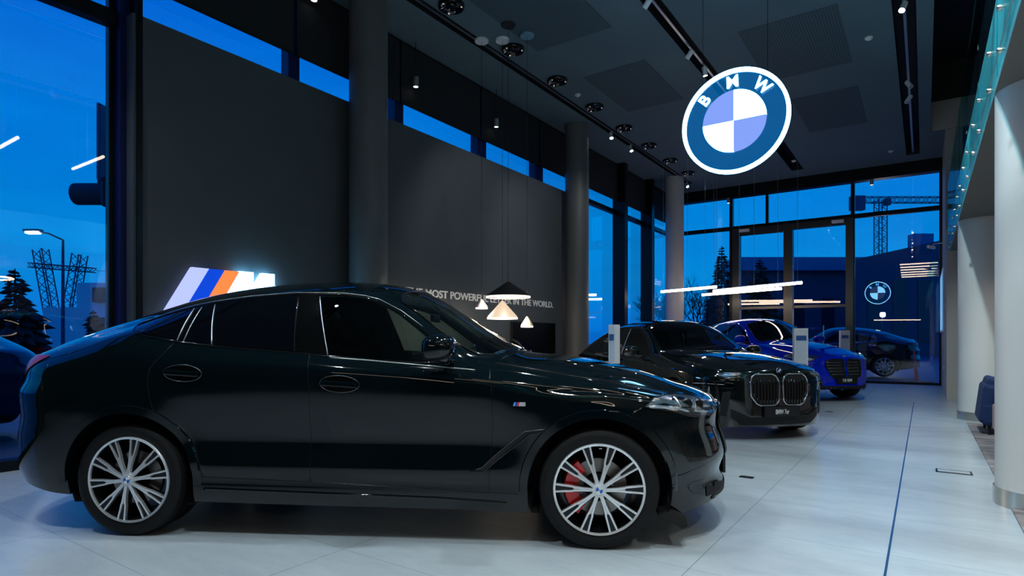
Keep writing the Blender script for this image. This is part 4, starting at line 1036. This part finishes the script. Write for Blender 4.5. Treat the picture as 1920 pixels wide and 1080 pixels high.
SEDspec = dict(
    open=[[(1.27, 1.015), (1.20, 1.445), (1.45, 1.435), (1.60, 1.40), (1.78, 1.32), (1.95, 1.22), (2.12, 1.105), (2.22, 1.02), (2.0, 1.005), (1.6, 1.01)]],
    dark=[[(.24, 1.04), (.24, 1.36), (.5, 1.415), (.8, 1.45), (1.08, 1.455), (1.14, 1.025), (.7, 1.035)], [(.2, 1.04), (.2, 1.38), (0, 1.335), (-.3, 1.26), (-.5, 1.17), (-.42, 1.07)]],
    pillar=[[(1.14, 1.03), (1.08, 1.458), (1.20, 1.455), (1.27, 1.02)]],
    gaps=[[(1.20, 1.0), (1.23, .8), (1.22, .30)], [(2.30, .99), (2.33, .8), (2.30, .30)], [(.25, 1.02), (.18, .9), (.30, .76), (.42, .6), (.46, .35)], [(.45, .31), (1.2, .29), (2.8, .27)]],
    bright=[[(1.19, 1.45), (1.262, 1.02)]],
    dull=[[(-.5, 1.20), (-.1, 1.335), (.3, 1.42), (.8, 1.467), (1.2, 1.467), (1.55, 1.425), (1.85, 1.30), (2.1, 1.15), (2.25, 1.02), (1.2, 1.005), (.1, 1.02), (-.42, 1.05), (-.5, 1.20)]],
    handles=[(1.38, .90), (.38, .91)], vent=None,
    lamp=[(3.58, .68), (3.62, .735), (3.80, .735), (3.99, .72), (4.02, .70), (4.0, .655), (3.85, .66), (3.68, .665)],
    lampbars=[[(3.62, .70), (3.80, .705), (3.95, .70)]], lampcups=[(3.78, .695), (3.88, .69)],
    tail=[(-1.15, .95), (-.7, .96), (-.72, .91), (-1.15, .86)], badge=None, mirror=(2.02, 1.08), sill=[(.48, .26), (1.2, .25), (2.7, .24)], crease=[],
    rot=(4., 20.), rearcal=False,
    screen=[(1.66, .0), (1.65, .3), (1.63, .52), (1.66, .60), (1.9, .635), (2.15, .675), (2.36, .715), (2.42, .66), (2.50, .5), (2.56, .25), (2.575, 0), (2.56, -.25), (2.50, -.5), (2.42, -.66), (2.36, -.715), (2.15, -.675), (1.9, -.635), (1.66, -.60), (1.63, -.52), (1.65, -.3)],
    top=[[(2.45, .76), (2.8, .79), (3.2, .79), (3.6, .755), (3.8, .70), (3.92, .60), (3.985, .40), (4.0, 0)]],
    hoodcrease=[[(2.75, .5), (3.2, .46), (3.8, .38)]], roofdark=[(.15, -.46), (.15, .46), (1.48, .46), (1.48, -.46)], wiper=(2.54, 0),
    kidney=[(.035, .50), (.025, .74), (.06, .80), (.11, .83), (.33, .83), (.385, .79), (.405, .73), (.395, .56), (.33, .47), (.28, .445), (.10, .445), (.06, .465)],
    kchrome=True, slats='v', intake=[[(.0, .20), (0, .30), (.40, .30), (.62, .40), (.62, .30), (.5, .20)], [(.66, .30), (.62, .62), (.70, .60), (.74, .32)]],
    flamp=[[(.50, .815), (.50, .845), (.72, .83), (.72, .80)]], plate=(.365, 'BMW 7er', .19), emblem=.872, seatx=1.35, dash=(2.08, 1.0, 1.32))

CARO = (-4.6603, 2.5925, 0)
suv = build_car('coupe_suv', 'glossy black coupe style SUV filling the foreground, seen from its right side', SUV, M_paint, CARO, math.radians(29.76), SUVspec)
t_ = MB().prism([(3.33, .20), (3.40, .23), (3.49, .19), (3.50, .14), (3.47, .125), (3.40, .16)], lambda a, b, d: (a, d, b), -.93, -.70).build('air_deflector', M_matte, suv)
# dark saloon and blue SUV behind: positions of the nose centre and heading in the room
def place_front(u, d, phi, xf):
    F_ = Vector((-math.sin(YAW), math.cos(YAW))); R_ = Vector((math.cos(YAW), math.sin(YAW)))
    c = F_*d+R_*((u-960)/1120*d); hv = R_*math.sin(math.radians(phi))-F_*math.cos(math.radians(phi))
    o = c-hv*xf; return (o.x, o.y, 0), math.atan2(hv.y, hv.x)
l2, a2 = place_front(1461, 7.45, 13., 4.08)
sal = build_car('saloon_car', 'dark green black saloon with an upright chrome twin grille, parked behind the foreground car', SED, mat('dark_green_paint', (.0015, .0045, .005), .07, coat=1., spec=.6), l2, a2, SEDspec)
l3, a3 = place_front(1578, 12.2, 15., 3.88)
spec3 = dict(SUVspec); spec3['rearcal'] = False; spec3['plate'] = (.42, 'THE NEW', .24)
blu = build_car('blue_suv', 'vivid blue SUV with a large black grille by the far doors', SUV, M_blue, l3, a3, spec3)
blu.scale = (1.03, 1.02, 1.06)
out_car = copy_tree(sal); out_car.location = (-11.2, 2.2, 0); out_car.rotation_euler = (0, 0, math.radians(15+180)); out_car['label'] = 'dark blue car parked outside beyond the left glazing'
out_car.name = 'parked_car'
out2 = copy_tree(blu); out2.name = 'parked_car'; out2.location = (-1.3, 25.8, -.05); out2.rotation_euler = (0, 0, math.radians(188)); out2['label'] = 'dark car parked outside beyond the far glazing, right of the doors'
for ch in out2.children:
    if ch.type == 'MESH' and ch.data.materials and ch.data.materials[0] and ch.data.materials[0].name == 'blue_paint':
        ch.material_slots[0].link = 'OBJECT'; ch.material_slots[0].material = M_gloss
for ch in out_car.children:
    if ch.type == 'MESH' and ch.data.materials and ch.data.materials[0] and ch.data.materials[0].name == 'dark_green_paint':
        ch.material_slots[0].link = 'OBJECT'; ch.material_slots[0].material = M_navy
stand(-3.12, 6.72, math.radians(-12), .10, .10, 1.44, 'white price stand between the foreground car bonnet and the dark saloon')
stand(-1.64, 10.53, math.radians(24), .21, .10, 1.44, 'white price stand with a photo card, just behind the saloon nose', True)
stand(-1.67, 17.3, math.radians(20), .22, .12, 1.5, 'white price stand beyond the blue SUV nose')

# ================================================================== OUTSIDE
MB().box(-140, 80, -60, XW*0+200, -.20, -.13).build('ground', M_asph)['kind'] = 'structure'
tag(bpy.data.objects['ground'], None, None)
def wpt(u, v, d):
    Fx, Fy = -math.sin(YAW), math.cos(YAW); Rx, Ry = math.cos(YAW), math.sin(YAW); r = (u-960)/1120
    return Vector(((Fx+Rx*r)*d, (Fy+Ry*r)*d, CAMH+(638-v)/1120*d))
# buildings opposite the far glazing
b = thing('office_building', 'long low dark building with a blue roof fascia across the road', 'building', wpt(1400, 638, 62)*Vector((1, 1, 0)) if False else tuple(wpt(1400, 638, 62)[:2])+(0,), YAW)
MB().box(-1, 34, 0, 3, -.13, 8.4).build('wall', M_bld, b)
MB().box(-1.5, 35, -1.0, 3, 8.4, 9.75).build('roof_fascia', M_bldb, b)
for k in range(11):
    MB().box(-1.5+k*3.1, -.2+k*3.1, -.06, -.01, 1.2, 5.6).build('window', mat('dark_pane', (.01, .02, .04), .1), b)
b = thing('gabled_building', 'dark building with a slanted roof and a rooftop block right of the crane', 'building', tuple(wpt(1665, 638, 52)[:2])+(0,), YAW)
MB().prism([(-2.4, -.13), (-2.4, 8.4), (7.5, 10.6), (7.5, -.13)], lambda a, b_, d: (a, d, b_), 0, 1.5).build('wall', M_bld, b)
MB().box(2.5, 4.2, .3, 1.2, 8.6, 10.6).build('rooftop_block', M_bldb, b)
for k in range(4): MB().box(-1.8+k*2.2, -.6+k*2.2, -.05, -.01, 1, 6.5).build('window', mat('dark_pane', (.01, .02, .04), .1), b)
# tower crane
D = 110.
base = wpt(1651, 470, D); cr = thing('tower_crane', 'blue grey tower crane standing behind the far buildings', 'crane', (base.x, base.y, 0))
Rv = Vector((math.cos(YAW), math.sin(YAW), 0)); top = wpt(1651, 375, D).z
def lattice(p, q, w_, nseg, m, name, parent, up=Vector((0, 0, 1)), r=.10):
    d = (q-p); n = d.normalized(); a = n.cross(up); a = a.normalized()*w_/2 if a.length > .01 else Rv*w_/2; b_ = n.cross(a).normalized()*w_/2
    mb = MB()
    for s1, s2 in ((1, 1), (1, -1), (-1, 1), (-1, -1)): mb.tube([p+a*s1+b_*s2, q+a*s1+b_*s2], r, 5)
    for i in range(nseg):
        p0 = p+d*i/nseg; p1 = p+d*(i+1)/nseg; s_ = 1 if i % 2 else -1
        mb.tube([p0+a*s_+b_, p1-a*s_+b_], r*.6, 4); mb.tube([p0+a*s_-b_, p1-a*s_-b_], r*.6, 4)
        mb.tube([p0+a*s_, p0-a*s_], r*.6, 4); mb.tube([p0+b_*s_+a, p1-b_*s_+a], r*.6, 4); mb.tube([p0+b_*s_-a, p1-b_*s_-a], r*.6, 4)
    return mb.build(name, m, parent)
lattice(Vector((0, 0, 0)), Vector((0, 0, top)), 1.5, 26, M_steelblue, 'mast', cr)
j0 = Rv*(-50*D/1120)+Vector((0, 0, top)); j1 = Rv*(150*D/1120)+Vector((0, 0, top))
lattice(j0, j1, 1.0, 26, M_steelblue, 'jib', cr, r=.08)
MB().obox(j0+Rv*.6-Vector((0, 0, .6)), Rv, Rv.cross(Vector((0, 0, 1))), (0, 0, 1), 1.2, .6, 1.3).build('counterweight', M_steelblue, cr)
MB().obox(Vector((0, 0, top-.4))+Rv*1.2, Rv, Rv.cross(Vector((0, 0, 1))), (0, 0, 1), .5, .5, .6).build('cab', M_steelblue, cr, bevel=.1)
# trees
def conifer(x, y, h, r, label, seed=1, grp=None, m=M_tree):
    rnd = random.Random(seed); t = thing('conifer', label, 'tree', (x, y, -.13), 0, grp)
    MB().tube([(0, 0, 0), (0, 0, h)], [r*.06, .02], 8).build('trunk', M_bark, t)
    mb = MB(); n = int(34*h/5)
    for i in range(n):
        z = h*(.10+.90*i/n); rr = r*(1-(z/h))**.85*(.75+.5*rnd.random())+.08; k = 9
        for j in range(k):
            a = rnd.random()*2*PI; l = rr*(.7+.5*rnd.random()); dr = Vector((math.cos(a), math.sin(a), 0)); sd_ = Vector((-dr.y, dr.x, 0))
            b0 = Vector((0, 0, z)); b1 = b0+dr*l+Vector((0, 0, -l*.25+.1*rnd.random())); w_ = .16*l+.05
            mid = b0.lerp(b1, .55)+Vector((0, 0, .06*l))
            mb.add([b0, mid+sd_*w_, b1, mid-sd_*w_, mid+Vector((0, 0, .12*l+.02)), mid-Vector((0, 0, .2*l))], [(0, 1, 4), (1, 2, 4), (2, 3, 4), (3, 0, 4), (0, 5, 1), (1, 5, 2), (2, 5, 3), (3, 5, 0)])
    mb.build('foliage', m, t, norm=False); return t
p = wpt(1353, 600, 30); conifer(p.x, p.y, 6.1, 1.5, 'tall narrow conifer outside, left of the glass doors', 2)
p = wpt(1425, 600, 34); conifer(p.x, p.y, 6.0, 2.2, 'spreading conifer outside, behind the left glass door', 3)
p = wpt(28, 600, 21); conifer(p.x, p.y, 3.9, 1.7, 'dark bushy conifer outside beyond the parked car', 5)
p = wpt(175, 600, 24); conifer(p.x, p.y, 2.6, .8, 'small dark conifer outside before the pale apartment block', 6)
def bare(x, y, h, label, seed):
    rnd = random.Random(seed); t = thing('bare_tree', label, 'tree', (x, y, -.13)); mb = MB()
    def br(p, d, l, r, k):
        q = p+d*l; mid = (p+q)/2+Vector((rnd.uniform(-1, 1), rnd.uniform(-1, 1), 0))*l*.06
        mb.tube([p, mid, q], [r, r*.8, r*.6], 4, caps=False)
        if k == 0: return
        for i in range(3 if k > 1 else 4):
            v = Vector((rnd.uniform(-1, 1), rnd.uniform(-1, 1), rnd.uniform(-.2, .6)))
            br(p.lerp(q, rnd.uniform(.55, 1)), (d+v*.75).normalized(), l*rnd.uniform(.6, .82), r*.6, k-1)
    for j in range(3): br(Vector((0, 0, 0)), Vector((rnd.uniform(-.3, .3), rnd.uniform(-.3, .3), 1)).normalized(), h*.33, .07, 5)
    mb.build('branches', M_bark, t, norm=False)
p = wpt(1302, 600, 27); bare(p.x, p.y, 4.9, 'bare leafless tree outside, right of the pale corner column', 4)
p = wpt(1236, 600, 30); bare(p.x, p.y, 4.4, 'bare leafless tree outside, left of the pale corner column', 9)
# left: street lamp, pylon, apartments
p = wpt(118, 600, 30); h_ = wpt(118, 450, 30).z; q = wpt(62, 434, 30)
sl_ = thing('street_lamp', 'lit street lamp with a curved arm outside the left window', 'street lamp', (p.x, p.y, -.13))
MB().tube([(0, 0, 0), (0, 0, h_+.13)], [.10, .06], 10).build('pole', M_steelblue, sl_)
tip = Vector((q.x-p.x, q.y-p.y, q.z+.13)); MB().tube([(0, 0, h_+.13), Vector((0, 0, h_+.18)).lerp(tip, .5)+Vector((0, 0, .1)), tip], .045, 8).build('arm', M_steelblue, sl_)
MB().obox(tip+Vector((0, 0, .05)), Rv, Rv.cross(Vector((0, 0, 1))), (0, 0, 1), .42, .16, .06).build('lamp_head', M_steelblue, sl_, bevel=.03)
MB().obox(tip-Vector((0, 0, .06)), Rv, Rv.cross(Vector((0, 0, 1))), (0, 0, 1), .33, .13, .05).build('light_panel', E_street, sl_, bevel=.04)
p = wpt(118, 600, 70); py = thing('power_pylon', 'V shaped lattice power pylon outside beyond the street lamp', 'pylon', (p.x, p.y, -.13))
def lp(u, v): a = wpt(u, v, 70)-p; return Vector((a.x, a.y, wpt(u, v, 70).z+.13))
lattice(lp(107, 640), lp(76, 468), 1.1, 12, M_steelblue, 'mast', py, r=.07); lattice(lp(122, 640), lp(150, 477), 1.1, 12, M_steelblue, 'mast', py, r=.07)
lattice(lp(100, 760), lp(107, 640), 1.6, 6, M_steelblue, 'leg', py, r=.08); lattice(lp(130, 760), lp(122, 640), 1.6, 6, M_steelblue, 'leg', py, r=.08)
lattice(lp(55, 497), lp(178, 507), .5, 14, M_steelblue, 'crossarm', py, r=.06)
MB().tube([lp(178, 507), lp(215, 510), lp(330, 512)], .035, 4).build('power_line', M_steelblue, py)
p = wpt(150, 640, 48); ab = thing('apartment_block', 'pale modern apartment block outside the left window', 'building', (p.x, p.y, 0), YAW)
MB().box(-3, 6.5, 0, 9, -.13, 3.9).build('wall', M_bldw, ab); MB().box(-.5, 6.5, .3, 9, 3.9, 5.9).build('upper_storey', M_bldw, ab)
for (a, z) in ((1.0, 4.3), (3.4, 4.4), (.6, 1.9), (3.9, 1.6)):
    fr_ = MB().box(a, a+1.4, -.05, .28 if z > 4 else -.01, z, z+1.2).build('window', mat('dark_pane', (.01, .03, .07), .1), ab)
p = wpt(80, 640, 52); ab = thing('low_building', 'low dim building outside left of the apartment block', 'building', (p.x, p.y, 0), YAW)
MB().box(-12, 0, 0, 8, -.13, 2.4).build('wall', M_bld, ab); MB().box(-12.2, .1, -.3, 8, 2.4, 2.7).build('roof_edge', M_bldw, ab)
# traffic signal close to the left window
c_ = wpt(206, 300, 7.5); ts = thing('traffic_signal', 'dark traffic signal with a cylindrical visor outside the left window', 'traffic signal', (c_.x, c_.y, -.13))
zz = lambda v: CAMH+(638-v)/1120*7.5+.13
MB().obox((0, 0, (zz(205)+zz(345))/2), Rv, Rv.cross(Vector((0, 0, 1))), (0, 0, 1), .02, .22, (zz(205)-zz(345))/2).build('back_board', M_bldb, ts, bevel=.01)
MB().obox(Rv*-.03+Vector((0, 0, (zz(262)+zz(360))/2)), Rv, Rv.cross(Vector((0, 0, 1))), (0, 0, 1), .06, .12, (zz(262)-zz(360))/2).build('signal_box', M_bld, ts, bevel=.03)
ax_ = Rv*-1; cz_ = zz(364); vs = []; n = 32; sdv = Rv.cross(Vector((0, 0, 1)))
for l_ in (.02, .42):
    for k in range(n): a = 2*PI*k/n; vs.append(ax_*l_+(sdv*math.cos(a)+Vector((0, 0, 1))*math.sin(a))*.135+Vector((0, 0, cz_)))
MB().add(vs, [(k, (k+1) % n, n+(k+1) % n, n+k) for k in range(n)]+[tuple(range(n))]).build('visor', M_bld, ts, smooth='auto')
MB().tube([(0, 0, 0), (0, 0, zz(390))], .05).build('pole', M_bld, ts)
MB().obox(Rv*.02+Vector((0, 0, cz_)), Rv, sdv, (0, 0, 1), .05, .16, .19).build('bracket', M_bld, ts, bevel=.05)

p = wpt(1719, 650, 19.5); t = thing('barrier_pole', 'leaning red and white barrier pole on a flat base outside the far glazing', 'barrier', (p.x, p.y, -.13), YAW)
MB().tube([(0, 0, .04), (-.10, 0, 1.1)], [.075, .022], 14).build('pole', mat('pole_red', (.75, .12, .10), .5), t)
MB().box(-.42, .42, -.2, .2, 0, .05).build('base_plate', mat('base_ochre', (.35, .25, .12), .8), t)
p = wpt(1655, 590, 34); t = thing('street_lamp', 'bright lit street lamp outside the far glazing, below the reflected roundel', 'street lamp', (p.x, p.y, -.13))
MB().tube([(0, 0, 0), (0, 0, p.z+.1)], .05, 8).build('pole', M_steelblue, t)
MB().lathe([(0, -.14), (.11, -.11), (.14, 0), (.11, .11), (0, .14)], 20, c=(0, 0, p.z+.13)).build('lamp_globe', E_street, t, smooth=True)
